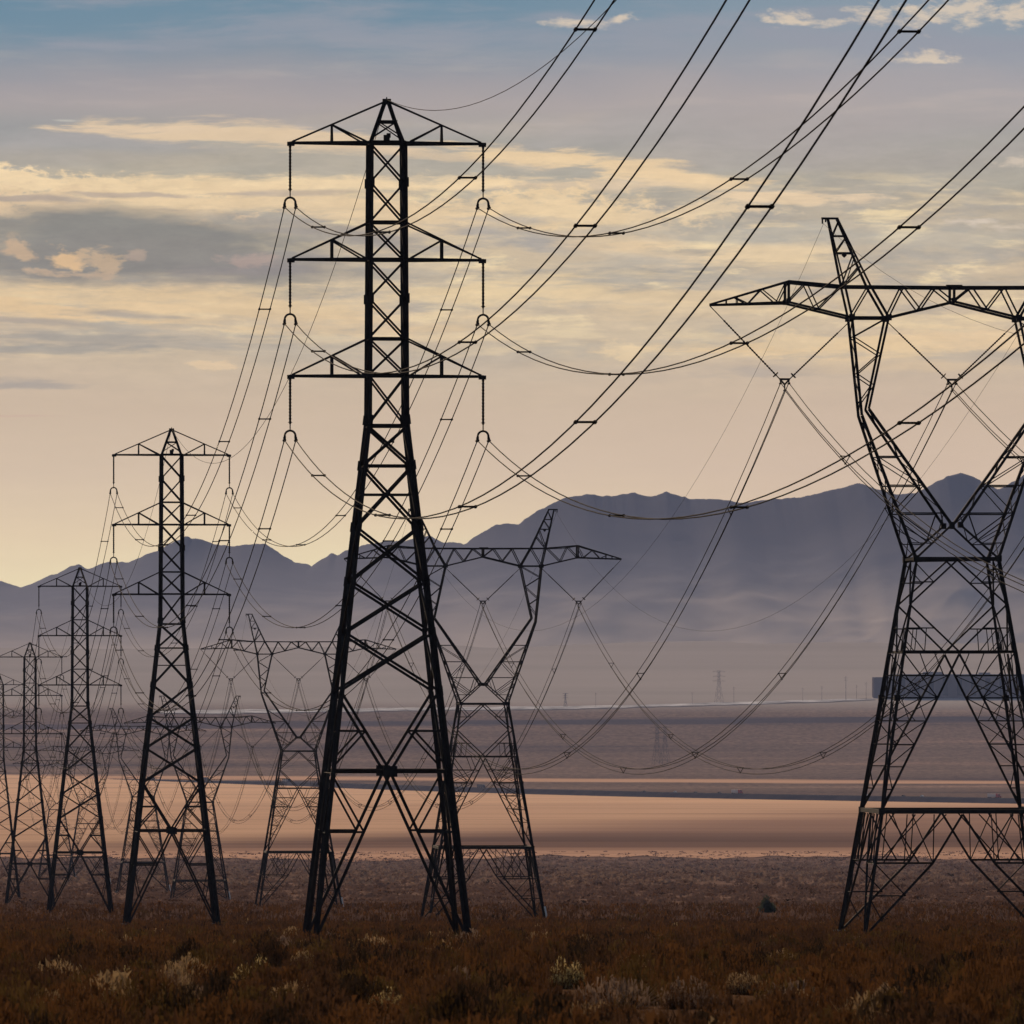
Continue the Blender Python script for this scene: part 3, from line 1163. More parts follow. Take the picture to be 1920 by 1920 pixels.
def make_car(name, label, paint, px, lane=5.0):
    x, y, a = road_at(px)
    root = empty(name, (x + math.sin(a) * lane, y - math.cos(a) * lane, RZ + 5.205), a)
    b = MB()
    b.poly([(-2.3, .35), (2.3, .35), (2.35, .8), (1.2, 1.0), (.5, 1.5), (-1.5, 1.55), (-2.2, 1.05), (-2.35, .9)], 'y', -.88, .88)
    b.build('body', paint, root)
    w = MB()
    w.poly([(.42, 1.05), (1.0, 1.05), (.42, 1.42), (-1.4, 1.45), (-1.9, 1.08)], 'y', -.9, .9)
    w.build('window', WIN, root)
    for wx in (-1.4, 1.45):
        for wy in (-.8, .8):
            q = MB()
            wheel(q, wx, wy, .33, .22)
            q.build('wheel', RUBBER, root)
    tag(root, label, 'car', 'cars on the far road')
    return root


make_truck('semi_truck', 'red-cabbed truck with grey trailer on the road, left of the largest hourglass pylon', TRUCK_RED, TRUCK_GREY, 1390)
make_truck('semi_truck', 'red-cabbed truck with grey trailer, framed between the legs of the largest hourglass pylon', TRUCK_RED, TRUCK_GREY, 1872)
make_truck('semi_truck', 'dark blue truck seen through the legs of the second-largest hourglass pylon', TRUCK_BLUE, TRUCK_BLUE, 910)
make_truck('semi_truck', 'dark blue truck on the road between the third hourglass pylon and the fourth', TRUCK_BLUE, TRUCK_BLUE, 392)
make_truck('semi_truck', 'dark blue truck behind the left leg of the second-tallest six-armed pylon', TRUCK_BLUE, TRUCK_BLUE, 290)
make_truck('semi_truck', 'dark truck with grey trailer behind the third hourglass pylon', TRUCK_BLUE, TRUCK_GREY, 545)
for px, p, lb in ((1702, CAR_DARK, 'dark car on the road seen inside the largest hourglass pylon, the left one'),
                  (1737, CAR_WHITE, 'pale car just ahead of the dark car inside the largest hourglass pylon'),
                  (1634, CAR_WHITE, 'white car passing behind the left legs of the largest hourglass pylon'),
                  (1357, CAR_DARK, 'dark car following close behind the red-cabbed truck'),
                  (1312, CAR_DARK, 'dark car second in line behind the red-cabbed truck'),
                  (1274, CAR_WHITE, 'white car third in line behind the red-cabbed truck'),
                  (1216, CAR_DARK, 'small dark car last in line, well behind the red-cabbed truck')):
    make_car('car', lb, p, px)

# ------------------------------------------------------------------ pale flat strip at the foot of the fan
pm = simple_mat('pale_patchy_white', (0.16, 0.15, 0.15, 1), (0.80, 0.81, 0.83, 1), 0.02, 0.7, spec=0.0)  # patchy colour from grey to near-white
m = MB()
strip = [(300, 1334, 1338), (380, 1332, 1339), (430, 1331.5, 1339), (520, 1331, 1337), (600, 1330, 1336), (700, 1329, 1335), (800, 1327.5, 1332.5), (960, 1326, 1332), (1080, 1325, 1330.5), (1200, 1322.5, 1327), (1350, 1318, 1323), (1500, 1314, 1318.5), (1590, 1311.5, 1315.5), (1640, 1311, 1313)]
xs_ = np.linspace(300, 1640, 140)
for i, px in enumerate(xs_):
    wob = 0.5 * math.sin(px * .05) + .4 * math.sin(px * .13)
    t = float(np.interp(px, [s[0] for s in strip], [s[1] for s in strip])) + wob * .4
    b = float(np.interp(px, [s[0] for s in strip], [s[2] for s in strip])) + wob * .6
    for py in (b, b * .67 + t * .33, b * .33 + t * .67, t):
        Yq = far_Y(py)
        m.v.append(((px - 960) * Yq / F, Yq, gz(0, Yq) + 1.2))
for i in range(len(xs_) - 1):
    for j in range(3):
        a = i * 4 + j
        m.f.append((a, a + 4, a + 5, a + 1))
        m.mi.append(0)
pf = m.build('pale_flat', pm, smooth=True)
pf['kind'] = 'structure'

# ------------------------------------------------------------------ far building, poles, far pylons
Yb = far_Y(1310)
bx = (1795 - 960) * Yb / F
root = empty('building', (bx, Yb, gz(bx, Yb) - .5))
k = Yb / F
m = MB()
W = 300 * k
m.box((5 * k, 60, 21), (W - 40 * k, 90, 42))
m.build('wall', BLDG, root)
m = MB()
m.box((-W / 2 - 8 * k + 20 * k, 55, 19), (36 * k, 60, 38))
m.box((W / 2 - 5 * k, 55, 17), (50 * k, 60, 34))
m.build('wing', BLDG, root)
m = MB()
m.box((5 * k, 60, 42.6), (W - 38 * k, 92, 1.2))
m.box((-40, 60, 45.2), (34, 24, 4))
m.box((50, 60, 44.7), (20, 24, 3))
m.build('roof', BLDG_ROOF, root)
for i in range(9):
    m = MB()
    m.box((5 * k + (i - 4) * (W - 60 * k) / 9, 14.9, 21), (9, .5, 30))
    m.build('window', WALLWIN, root)
tag(root, 'huge grey flat-roofed building far across the plain behind the largest hourglass pylon', 'building')

POLES = [(1117, 1326, 26, 'pole by the pale strip, left of the faint distant pylon'),
         (1298, 1321, 22, 'first short utility pole left of the faint distant pylon on the strip'),
         (1376, 1319, 30, 'double-armed utility pole just right of the faint distant pylon'),
         (1505, 1315, 24, 'lone short utility pole midway between the faint pylon and building'),
         (1541, 1315, 28, 'utility pole left of the tallest one near the grey building'),
         (1586, 1314, 44, 'tallest thin utility pole, left of the grey building'),
         (1606, 1313, 27, 'utility pole between the tallest pole and the pole nearest the building'),
         (1624, 1313, 33, 'utility pole nearest the left corner of the grey building')]
first = None
for px, py, hp, lb in POLES:
    Yq = far_Y(py)
    X = (px - 960) * Yq / F
    hh = hp * Yq / F * 1.05
    if first is None:
        root = empty('utility_pole', (0, 0, 0))
        m = MB()
        m.lathe((0, 0, -.03), (0, 0, 1), [(0, .009), (1, .006)], 8)
        m.build('pole', WOOD, root)
        m = MB()
        m.bar((-.1, 0, .93), (.1, 0, .93), .007)
        m.bar((-.08, 0, .84), (.08, 0, .84), .007)
        m.build('cross_arm', WOOD, root)
        first = root
        o = root
    else:
        o = copy_tree(first)
    o.location = (X, Yq, gz(X, Yq))
    o.scale = (hh, hh, hh)
    tag(o, 'small dark ' + lb if 'pole by' in lb else lb, 'utility pole', 'utility poles along the pale strip')


def far_pylon(px, py, hpx, label):
    Yq = far_Y(py)
    X = (px - 960) * Yq / F
    H = hpx * Yq / F
    root = empty('distant_pylon', (X, Yq, gz(X, Yq)), .3)
    m = MB()
    for sx in (-1, 1):
        for sy in (-1, 1):
            m.bar((sx * H * .11, sy * H * .11, 0), (sx * H * .035, sy * H * .035, H * .62), .24)
            m.bar((sx * H * .035, sy * H * .035, H * .62), (sx * H * .03, sy * H * .03, H * .98), .22)
    m.build('leg', STEEL, root)
    m = MB()
    lv = [0.02, .25, .44, .6, .72, .84, .96]
    for a, b in zip(lv[:-1], lv[1:]):
        wa = H * (.11 - .12 * min(a, .62)) if a < .62 else H * .034
        wb = H * (.11 - .12 * min(b, .62)) if b < .62 else H * .034
        for sy in (-1, 1):
            m.bar((-wa, sy * wa, a * H), (wb, sy * wb, b * H), .2)
            m.bar((wa, sy * wa, a * H), (-wb, sy * wb, b * H), .2)
    m.build('lattice', STEEL, root)
    for zz in (.66, .8, .94):
        m = MB()
        m.bar((-H * .2, 0, zz * H), (H * .2, 0, zz * H), .26)
        m.bar((-H * .2, 0, zz * H), (0, 0, zz * H + H * .05), .22)
        m.bar((H * .2, 0, zz * H), (0, 0, zz * H + H * .05), .22)
        m.build('cross_arm', STEEL, root)
    tag(root, label, 'pylon', 'faint pylons far across the plain')
    return root


far_pylon(1348, 1318, 62, 'faint distant lattice pylon standing on the pale strip, left of the building')
far_pylon(1232, 1434, 74, 'faint distant lattice pylon on the brown plain below the pale strip, left one')
far_pylon(1247, 1430, 70, 'faint distant lattice pylon on the brown plain below the pale strip, right one')
far_pylon(1060, 1327, 28, 'tiny faint lattice pylon on the pale strip beside the second-largest hourglass pylon')

# ------------------------------------------------------------------ mountains
SKY = [(-1400, 1030), (-900, 1075), (-500, 1040), (-200, 1120), (-60, 1096), (0, 1088), (18, 1094), (42, 1104), (70, 1090), (100, 1078), (130, 1063), (150, 1057), (165, 1066), (178, 1061), (200, 1054), (240, 1055),
       (270, 1042), (300, 1030), (330, 1012), (350, 1007), (385, 1014), (405, 1022), (440, 1024), (470, 1020), (495, 1019), (520, 1034), (552, 1054), (586, 1062),
       (620, 1037), (632, 1040), (650, 1032), (690, 1020), (720, 1015), (755, 1016), (785, 1008), (806, 1004), (832, 1019), (850, 1015), (870, 1021), (900, 999), (932, 982), (972, 982), (1010, 956),
       (1060, 934), (1085, 929), (1100, 925), (1120, 929), (1148, 930), (1190, 924), (1222, 932), (1250, 922), (1290, 935), (1340, 937), (1400, 942), (1440, 936), (1500, 932),
       (1560, 920), (1610, 907), (1642, 915), (1680, 927), (1722, 922), (1760, 901), (1785, 890), (1805, 886), (1825, 893), (1845, 906), (1872, 920), (1895, 905), (1920, 891), (2000, 870), (2200, 905), (2600, 880), (3000, 950), (3400, 930)]
sx_ = np.array([s[0] for s in SKY], float)
sy_ = np.array([s[1] for s in SKY], float)


def fnoise(x, seed, octs=5, base=1.0):
    r = np.random.default_rng(seed)
    out = np.zeros_like(x)
    amp = 1.0
    for o in range(octs):
        tab = r.uniform(-1, 1, 8192)
        u = x * base * 2**o
        i = np.floor(u).astype(int)
        f = u - i
        f = f * f * (3 - 2 * f)
        out += amp * (tab[i % 8192] * (1 - f) + tab[(i + 1) % 8192] * f)
        amp *= .5
    return out


def vnoise(x, y, seed):
    tab = np.random.default_rng(seed).uniform(-1, 1, (256, 256))
    i, j = np.floor(x).astype(int), np.floor(y).astype(int)
    f, g = x - i, y - j
    f, g = f * f * f * (f * (f * 6 - 15) + 10), g * g * g * (g * (g * 6 - 15) + 10)
    a = tab[i % 256, j % 256] * (1 - f) + tab[(i + 1) % 256, j % 256] * f
    b = tab[i % 256, (j + 1) % 256] * (1 - f) + tab[(i + 1) % 256, (j + 1) % 256] * f
    return a * (1 - g) + b * g


def fbm2(x, y, seed, octs=5, ridged=False):
    out, amp = np.zeros_like(x), 1.0
    for o in range(octs):
        n = vnoise(x * 2**o + 17.3 * o, y * 2**o + 9.1 * o, seed + o)
        out += amp * ((1 - 2 * np.abs(n)) if ridged else n)
        amp *= .5
    return out


NX, NY = 1300, 150
px_ = np.linspace(-1400, 3400, NX)
crest_px = np.interp(px_, sx_, sy_) + 1.5 * fnoise(px_, 5, 4, 1 / 12.0)
YR = 18800.0 + 350 * fnoise(px_, 3, 3, 1 / 260.0)
crest = (HZ - crest_px) * YR / F
V = np.zeros((NY, NX, 3))
kern = np.hanning(121)
kern /= kern.sum()
crest_s = np.convolve(np.pad(crest, 60, mode='edge'), kern, mode='valid')
tl = np.concatenate([np.linspace(0, 1, 120), 1 + np.linspace(0, 1, 31)[1:]])
Xc = (px_ - 960) / F * YR
for i, t in enumerate(tl):
    if t <= 1:
        y = 16500 + (YR - 16500) * t
        zb = base_z(y) - 12 - np.maximum(0, .055 * (Xc + 350) + 9 * fnoise(px_, 12, 3, 1 / 140.0))
        cs = crest_s + (crest - crest_s) * t ** 9
        env = t * (1 - t) * 4
        spur = fbm2((Xc + .45 * y) / 520.0, y / 900.0, 40, 5, True)
        spur2 = fbm2((Xc - .35 * y) / 700.0, y / 1000.0, 60, 5, True)
        big = fbm2(Xc / 1100.0, y / 1100.0, 80, 4)
        rel = env * (6 * np.maximum(spur, spur2 - .1) + 20 * big)
        zz = zb + (cs - zb) * t ** 1.6 + rel * np.clip((cs - zb) / 350.0, .2, 1.2)
        zz = np.minimum(zz, crest / YR * y * (0.972 + .028 * t))
    else:
        u = t - 1
        y = YR + (22300 - YR) * u
        zz = crest * (1 - u) ** 1.2 + (base_z(y) - 15) * (1 - (1 - u) ** 1.2)
    V[i, :, 0] = Xc
    V[i, :, 1] = y
    V[i, :, 2] = zz
mm, nt, bs = new_mat('dark_mountain_rock')
geo = nt.nodes.new('ShaderNodeNewGeometry')
sep = nt.nodes.new('ShaderNodeSeparateXYZ')
nt.links.new(geo.outputs['Position'], sep.inputs[0])
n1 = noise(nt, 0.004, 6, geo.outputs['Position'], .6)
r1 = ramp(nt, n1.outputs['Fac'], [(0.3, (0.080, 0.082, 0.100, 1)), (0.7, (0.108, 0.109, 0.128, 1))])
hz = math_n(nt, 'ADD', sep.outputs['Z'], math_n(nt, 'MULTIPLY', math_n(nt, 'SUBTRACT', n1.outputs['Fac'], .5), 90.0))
c = mix(nt, maprange(nt, hz, 120, 480, 0, 1), (0.27, 0.28, 0.33, 1), r1.outputs['Color'])  # lower slopes paler and bluer: thicker low haze put into the colour
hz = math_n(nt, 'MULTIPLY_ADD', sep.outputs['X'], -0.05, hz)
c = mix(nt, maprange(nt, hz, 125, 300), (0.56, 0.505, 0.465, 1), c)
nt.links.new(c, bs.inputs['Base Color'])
bs.inputs['Roughness'].default_value = .95
bs.inputs['Specular IOR Level'].default_value = 0.0
me = bpy.data.meshes.new('mountains')
idx = np.arange(NY * NX).reshape(NY, NX)
q = np.stack([idx[:-1, :-1], idx[:-1, 1:], idx[1:, 1:], idx[1:, :-1]], -1).reshape(-1, 4)
me.vertices.add(NY * NX)
me.vertices.foreach_set('co', V.reshape(-1).astype(np.float32))
me.loops.add(q.size)
me.loops.foreach_set('vertex_index', q.reshape(-1).astype(np.int32))
me.polygons.add(len(q))
me.polygons.foreach_set('loop_start', np.arange(0, q.size, 4, dtype=np.int32))
me.update(calc_edges=True)
me.polygons.foreach_set('use_smooth', [True] * len(q))
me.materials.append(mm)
mo = bpy.data.objects.new('mountains', me)
COL.objects.link(mo)
mo['kind'] = 'structure'

# radio mast on the ridge at the left edge
Xm = (4 - 960) / F * 18800
zm = float(np.interp(4, px_, crest))
root = empty('radio_mast', (Xm, float(np.interp(4, px_, YR)), zm - 1))
m = MB()
for a in range(3):
    an = a * 2.094
    m.bar((3 * math.cos(an), 3 * math.sin(an), 0), (1.0 * math.cos(an), 1.0 * math.sin(an), 26), .5)
m.build('frame', STEEL, root)
m = MB()
for j in range(3):
    m.bar((-5, 0, 15 + j * 5), (5, 0, 16 + j * 5), .5)
m.build('antenna', STEEL, root)
tag(root, 'tiny faint radio mast on the low peak at the left edge', 'mast')


# ------------------------------------------------------------------ brush
def brush_arrays(cx, cy, h, w, k, leafk, mat_idx, bw, spread=.5, ls=.035):
    """blades (triangles) and leaf flecks for many shrubs at once; returns verts (n,3,3) and material index"""
    N = len(cx)
    R = lambda *s: rng.random(s)
    base = ground_z(cx, cy)
    out, mi = [], []
    # stems
    ang = R(N, k) * 2 * np.pi
    rr = np.sqrt(R(N, k)) * w[:, None] * .28
    bx = cx[:, None] + np.cos(ang) * rr
    by = cy[:, None] + np.sin(ang) * rr
    hh = h[:, None] * (.45 + .6 * R(N, k))
    lean = (w[:, None] * .5) * (.2 + .9 * R(N, k))
    tx = bx + np.cos(ang) * lean * spread * 2 * .8
    ty = by + np.sin(ang) * lean * spread * 2 * .8
    tz = base[:, None] + hh
    wd = bw[:, None] * (.6 + .8 * R(N, k))
    fa = R(N, k) * np.pi
    ox, oy = np.cos(fa) * wd, np.sin(fa) * wd
    b0 = np.stack([bx - ox, by - oy, np.broadcast_to(base[:, None] - .05, bx.shape)], -1)
    b1 = np.stack([bx + ox, by + oy, np.broadcast_to(base[:, None] - .05, bx.shape)], -1)
    tp = np.stack([tx, ty, tz], -1)
    out.append(np.stack([b0, b1, tp], 2).reshape(-1, 3, 3))
    mi.append(np.repeat(mat_idx, k))
    # leaf flecks in the crown
    if leafk:
        th = R(N, leafk) * 2 * np.pi
        u = R(N, leafk) ** .5
        fz = R(N, leafk)
        rad = w[:, None] * .5 * u * np.sqrt(np.clip(1 - fz ** 2.2, .03, 1))
        c = np.stack([cx[:, None] + np.cos(th) * rad, cy[:, None] + np.sin(th) * rad, base[:, None] + h[:, None] * (.12 + .85 * fz)], -1)
        s = (ls * (.5 + R(N, leafk)))[..., None, None] * (w[:, None, None, None] ** .4)
        tri = (R(N, leafk, 3, 3) - .5) * 2
        tri[..., 2] *= 2.4 if ls < .2 else .7
        tri[..., :2] *= .75
        out.append((c[:, :, None, :] + tri * s).reshape(-1, 3, 3))
        mi.append(np.repeat(mat_idx, leafk))
    return np.concatenate(out), np.concatenate(mi)


def tri_object(name, tris, mi, mats, parent=None):
    n = len(tris)
    me = bpy.data.meshes.new(name)
    me.vertices.add(n * 3)
    me.vertices.foreach_set('co', tris.reshape(-1).astype(np.float32))
    me.loops.add(n * 3)
    me.loops.foreach_set('vertex_index', np.arange(n * 3, dtype=np.int32))
    me.polygons.add(n)
    me.polygons.foreach_set('loop_start', np.arange(0, n * 3, 3, dtype=np.int32))
    me.update(calc_edges=True)
    for m in mats:
        me.materials.append(m)
    me.polygons.foreach_set('material_index', mi.astype(np.int32))
    o = bpy.data.objects.new(name, me)
    COL.objects.link(o)
    if parent:
        o.parent = parent
    return o


SH = [(482, 1850, 112, 46, [L_YELLOW, L_OLIVE], 'yellow-topped shrub in the foreground, below the left feet of the tallest pylon'),
      (228, 1852, 112, 42, [L_YELLOW, L_BROWN], 'yellow-topped shrub in the left foreground under the second-tallest pylon'),
      (1062, 1868, 100, 50, [L_YELLOW, L_OLIVE], 'yellow-topped shrub in the centre foreground, right of the tallest pylon'),
      (568, 1824, 70, 44, [L_TAN, L_BROWN], 'pale tan shrub right beside the dark round bush in the foreground'),
      (335, 1884, 110, 62, [L_GREY, L_TAN], 'grey dried-out shrub in front, between two yellow-topped shrubs'),
      (503, 1815, 120, 62, [L_DARK, L_BROWN], 'dark round bush in the foreground below the tallest pylon'),
      (1437, 1711, 40, 27, [L_GREEN, L_GREEN], 'lone dark green bush on the flat left of the largest hourglass pylon'),
      (1290, 1896, 150, 56, [L_GREY, L_BROWN], 'wide greyish shrub in the right foreground'),
      (1660, 1888, 90, 34, [L_TAN, L_GREY], 'low pale shrub in the right foreground beneath the largest hourglass pylon'),
      (728, 1902, 100, 44, [L_YELLOW, L_RUST], 'pale gold shrub at the bottom edge, left of the centre yellow-topped shrub'),
      (1105, 1908, 110, 40, [L_TAN, L_RUST], 'tan shrub at the bottom edge, just right of the centre yellow-topped shrub'),
      (1400, 1872, 110, 44, [L_TAN, L_BROWN], 'sprawling tan shrub in the right foreground beside the wide greyish one')]


def scatter(y0, y1, density, hr, wr, k, leafk, probs, bw, ls, margin=1.35, clump=.12):
    half = lambda y: 0.0625 * margin * y + 4
    area = (half(y0) + half(y1)) * (y1 - y0)
    n = int(area * density)
    y = np.sqrt(y0**2 + rng.random(n) * (y1**2 - y0**2))
    x = (rng.random(n) * 2 - 1) * half(y)
    cl = np.sin(x * clump + 2 * np.sin(y * clump * .33)) * np.sin(y * clump * .6 + x * .05)
    keep = rng.random(n) < (.62 + .38 * cl)
    x, y = x[keep], y[keep]
    for s_ in SH:                     # leave open ground in front of the shrubs that stand alone
        ys = near_Y(s_[1])
        xs_c = (s_[0] - 960) * ys / F
        w_ = s_[2] * ys / F
        k_ = ~((np.abs(x - xs_c * y / ys) < w_ * .62) & (y > ys - .16 * ys) & (y < ys + w_ * .6))
        x, y = x[k_], y[k_]
    n = len(x)
    h = hr[0] + (hr[1] - hr[0]) * rng.random(n) ** 1.6
    w = wr[0] + (wr[1] - wr[0]) * rng.random(n) ** 1.3
    cl2 = .5 + .5 * np.sin(x * .17 + y * .031 + 1.5 * np.sin(y * .05))
    idx = np.zeros(n, int)
    r = rng.random(n)
    cum = np.cumsum(probs)
    idx = np.searchsorted(cum / cum[-1], r)
    sw = (idx == 0) & (cl2 < .35) & (rng.random(n) < .6)
    idx[sw] = 1
    return brush_arrays(x, y, h, w, k, leafk, idx, np.full(n, bw), .55, ls)


BM = [L_RUST, L_BROWN, L_OLIVE, L_DARK, L_TAN, L_GREY, L_PURPLE, L_FAR]
parts = [
    scatter(70, 260, .30, (.40, 1.0), (.9, 2.1), 90, 300, [.38, .24, .17, .17, .03, .01, 0], .012, .048),
    scatter(70, 260, .80, (.12, .38), (.5, 1.2), 40, 60, [.46, .32, .14, .07, .005, .005, 0], .012, .040),
    scatter(260, 460, .16, (.35, .85), (1.0, 2.2), 50, 120, [.42, .26, .16, .13, .02, .01, 0], .018, .06),
    scatter(260, 460, .50, (.15, .45), (.7, 1.5), 26, 40, [.52, .32, .09, .06, .005, .005, 0], .018, .055),
    scatter(420, 800, .34, (.2, .6), (.9, 1.9), 18, 34, [.56, .31, .07, .055, .003, .002, 0], .03, .085),
    scatter(800, 1300, .10, (.25, .7), (1.4, 3.0), 12, 26, [.34, .34, .02, .03, .0, .0, .27], .06, .16),
    scatter(1300, 2200, .030, (.3, .8), (2.0, 4.5), 8, 22, [.04, .10, .0, .02, .0, .0, .84], .12, .28),
    scatter(2200, 5000, .008, (.5, 1.3), (3.0, 8.0), 6, 18, [.0, .04, .0, .015, .0, .0, .38, .56], .25, .5, 1.25),
    scatter(4950, 5300, .006, (.25, .6), (3.0, 8.0), 6, 18, [.0, .3, .0, .1, .0, .0, .3, .3], .25, .5, 1.2),
]
tris = np.concatenate([p[0] for p in parts])
mis = np.concatenate([p[1] for p in parts])
br = tri_object('brush', tris, mis, BM)
br['kind'] = 'stuff'
print('brush tris', len(tris))

# single shrubs one can point at
for px, py, wp, hp, ms, lb in SH:
    Y = near_Y(py)
    X = (px - 960) * Y / F
    w, h_ = wp * Y / F, 1.35 * hp * Y / F
    cz = gz(X, Y)
    root = empty('shrub', (X, Y, cz))
    n = 16
    ang = rng.random(n) * 6.28
    rr = np.sqrt(rng.random(n)) * w * .36
    cx, cy = X + np.cos(ang) * rr, Y + np.sin(ang) * rr
    hh = h_ * (.6 + .4 * rng.random(n)) * (1 - .85 * (rr / (w * .42)) ** 2).clip(.25, 1)
    sc = Y / 200.0
    t1, m1 = brush_arrays(cx, cy, hh * .9, np.full(n, w * .34), 30, 0, np.ones(n, int), np.full(n, .012 * sc), .5)
    t2, m2 = brush_arrays(cx, cy, hh, np.full(n, w * .34), 0, 90, np.zeros(n, int), np.full(n, .01), .5, .045 * sc)
    off = np.array([X, Y, cz])
    tri_object('stems', t1 - off, np.zeros(len(t1), int), [ms[1]], root)
    tri_object('foliage', t2 - off, (rng.random(len(t2)) < .35).astype(int), [ms[0], ms[1]], root)
    tag(root, lb, 'shrub', 'shrubs that stand out of the brush')

# ------------------------------------------------------------------ haze
hm = bpy.data.materials.new('thin_air_haze')
hm.use_nodes = True
nt = hm.node_tree
for n in list(nt.nodes):
    if n.type != 'OUTPUT_MATERIAL':
        nt.nodes.remove(n)
pv = nt.nodes.new('ShaderNodeVolumePrincipled')
pv.inputs['Color'].default_value = (0.40, 0.54, 1.0, 1)
pv.inputs['Density'].default_value = 1.45e-5
pv.inputs['Anisotropy'].default_value = 0.25
nt.links.new(pv.outputs[0], nt.nodes['Material Output'].inputs['Volume'])
m = MB()
m.box((0, 9900, 404), (15600, 25800, 1010))
hzo = m.build('haze', hm)
hzo['kind'] = 'stuff'

# ------------------------------------------------------------------ sky
SUN_EL, SUN_AZ = math.radians(25.0), math.radians(-14.0)     # azimuth measured from +Y toward +X
sun_dir = Vector((math.sin(SUN_AZ) * math.cos(SUN_EL), math.cos(SUN_AZ) * math.cos(SUN_EL), math.sin(SUN_EL)))
W = bpy.data.worlds.new('World')
S.world = W
W.use_nodes = True
nt = W.node_tree
for n in list(nt.nodes):
    nt.nodes.remove(n)
out = nt.nodes.new('ShaderNodeOutputWorld')
bg = nt.nodes.new('ShaderNodeBackground')
nt.links.new(bg.outputs[0], out.inputs['Surface'])
tc = nt.nodes.new('ShaderNodeTexCoord')
D = tc.outputs['Generated']
sep = nt.nodes.new('ShaderNodeSeparateXYZ')
nt.links.new(D, sep.inputs[0])
sky = nt.nodes.new('ShaderNodeTexSky')
sky.sky_type = 'NISHITA'
sky.sun_disc = False
sky.sun_elevation = SUN_EL
sky.sun_rotation = SUN_AZ
sky.dust_density = 2.0
yy = math_n(nt, 'MAXIMUM', sep.outputs['Y'], 0.05)
k = F / 1000.0
u = math_n(nt, 'MULTIPLY_ADD', math_n(nt, 'DIVIDE', sep.outputs['X'], yy), k, 0.96)
v = math_n(nt, 'MULTIPLY_ADD', math_n(nt, 'DIVIDE', sep.outputs['Z'], yy), -k, 1.33)
cb = nt.nodes.new('ShaderNodeCombineXYZ')
nt.links.new(u, cb.inputs[0])
nt.links.new(v, cb.inputs[1])
Q = cb.outputs[0]


def vmath(op, a, b):
    m = nt.nodes.new('ShaderNodeVectorMath')
    m.operation = op
    for i, x in enumerate((a, b)):
        if x is None:
            continue
        if hasattr(x, 'is_output'):
            nt.links.new(x, m.inputs[i])
        else:
            m.inputs[i].default_value = x
    return m


def mapping(vec, loc=(0, 0, 0), rot=0.0, scale=(1, 1, 1), vt='POINT'):
    m = nt.nodes.new('ShaderNodeMapping')
    m.vector_type = vt
    m.inputs['Location'].default_value = loc
    m.inputs['Rotation'].default_value = (0, 0, rot)
    m.inputs['Scale'].default_value = scale
    nt.links.new(vec, m.inputs['Vector'])
    return m.outputs[0]


def warp(vec, scale, amt, seed, detail=4):
    n = noise(nt, 1.0, detail, mapping(vec, (seed, seed * .7, 0), 0, scale), .55)
    d = vmath('SUBTRACT', n.outputs['Color'], (.5, .5, .5)).outputs[0]
    d = vmath('MULTIPLY', d, (amt[0], amt[1], 0)).outputs[0]
    return vmath('ADD', vec, d).outputs[0]


Qs = warp(Q, (2.2, 8, 1), (.16, .05, 0), 3.1, 5)          # soft streaky warp
Qp = warp(Q, (5, 9, 1), (.05, .025, 0), 9.7, 5)         # puffy edges
sepw = nt.nodes.new('ShaderNodeSeparateXYZ')
nt.links.new(warp(Q, (1.6, 5.0, 1), (.3, .14, 0), 5.2, 5), sepw.inputs[0])
# base colour by height above the horizon (v = 1.33 horizon, 0 = top of the photograph)
def C(r_, g_, b_):
    return rgb(r_, g_, b_)


tb = maprange(nt, sepw.outputs['Y'], -1.2, 1.30, 0, 1, False)


def pos(py):
    return (py / 1000.0 + 1.2) / 2.5


base = ramp(nt, tb, [(0, C(92, 112, 128)), (pos(-300), C(96, 122, 138)), (pos(-30), C(102, 137, 156)), (pos(45), C(112, 141, 157)), (pos(95), C(138, 148, 157)), (pos(150), C(164, 158, 158)), (pos(200), C(176, 165, 159)),
                     (pos(270), C(168, 163, 152)), (pos(345), C(178, 170, 150)), (pos(430), C(206, 185, 152)), (pos(560), C(220, 194, 154)), (pos(660), C(216, 192, 155)), (pos(760), C(220, 193, 157)),
                     (pos(880), C(230, 203, 167)), (pos(980), C(246, 219, 174)), (pos(1080), C(255, 234, 182)), (1.0, C(255, 234, 182))])
col = base.outputs['Color']
# right-hand side of the sky is a touch pinker and lighter at the top
fr = math_n(nt, 'MULTIPLY', maprange(nt, u, .7, 1.9), maprange(nt, v, .05, .35, 1, 0))
col = mix(nt, math_n(nt, 'MULTIPLY', fr, .45), col, C(172, 172, 176))
fr = math_n(nt, 'MULTIPLY', maprange(nt, u, .6, 1.7), maprange(nt, v, .6, 1.0))
col = mix(nt, math_n(nt, 'MULTIPLY', fr, .55), col, C(222, 190, 162))
fr = math_n(nt, 'MULTIPLY', maprange(nt, u, .0, .5, 1, 0), math_n(nt, 'MULTIPLY', maprange(nt, v, .18, .24), maprange(nt, v, .27, .32, 1, 0)))
col = mix(nt, math_n(nt, 'MULTIPLY', fr, .6), col, C(150, 153, 150))

NSTR = noise(nt, 1.0, 8, mapping(Qs, (1.7, 0, 0), .05, (4.6, 36, 1)), .66)
NPUF = noise(nt, 1.0, 9, mapping(Qp, (7.7, 3, 0), 0, (19, 46, 1)), .66)
NSOFT = noise(nt, 1.0, 5, mapping(Qs, (2.2, 9, 0), .04, (3.0, 15, 1)), .5)
fields = {}
for nm_, nd, amp in (('s', NSTR, 3.0), ('p', NPUF, 3.6), ('f', NSOFT, 1.5)):
    fields[nm_] = math_n(nt, 'MULTIPLY_ADD', nd.outputs['Fac'], amp, 1.0 - .5 * amp)


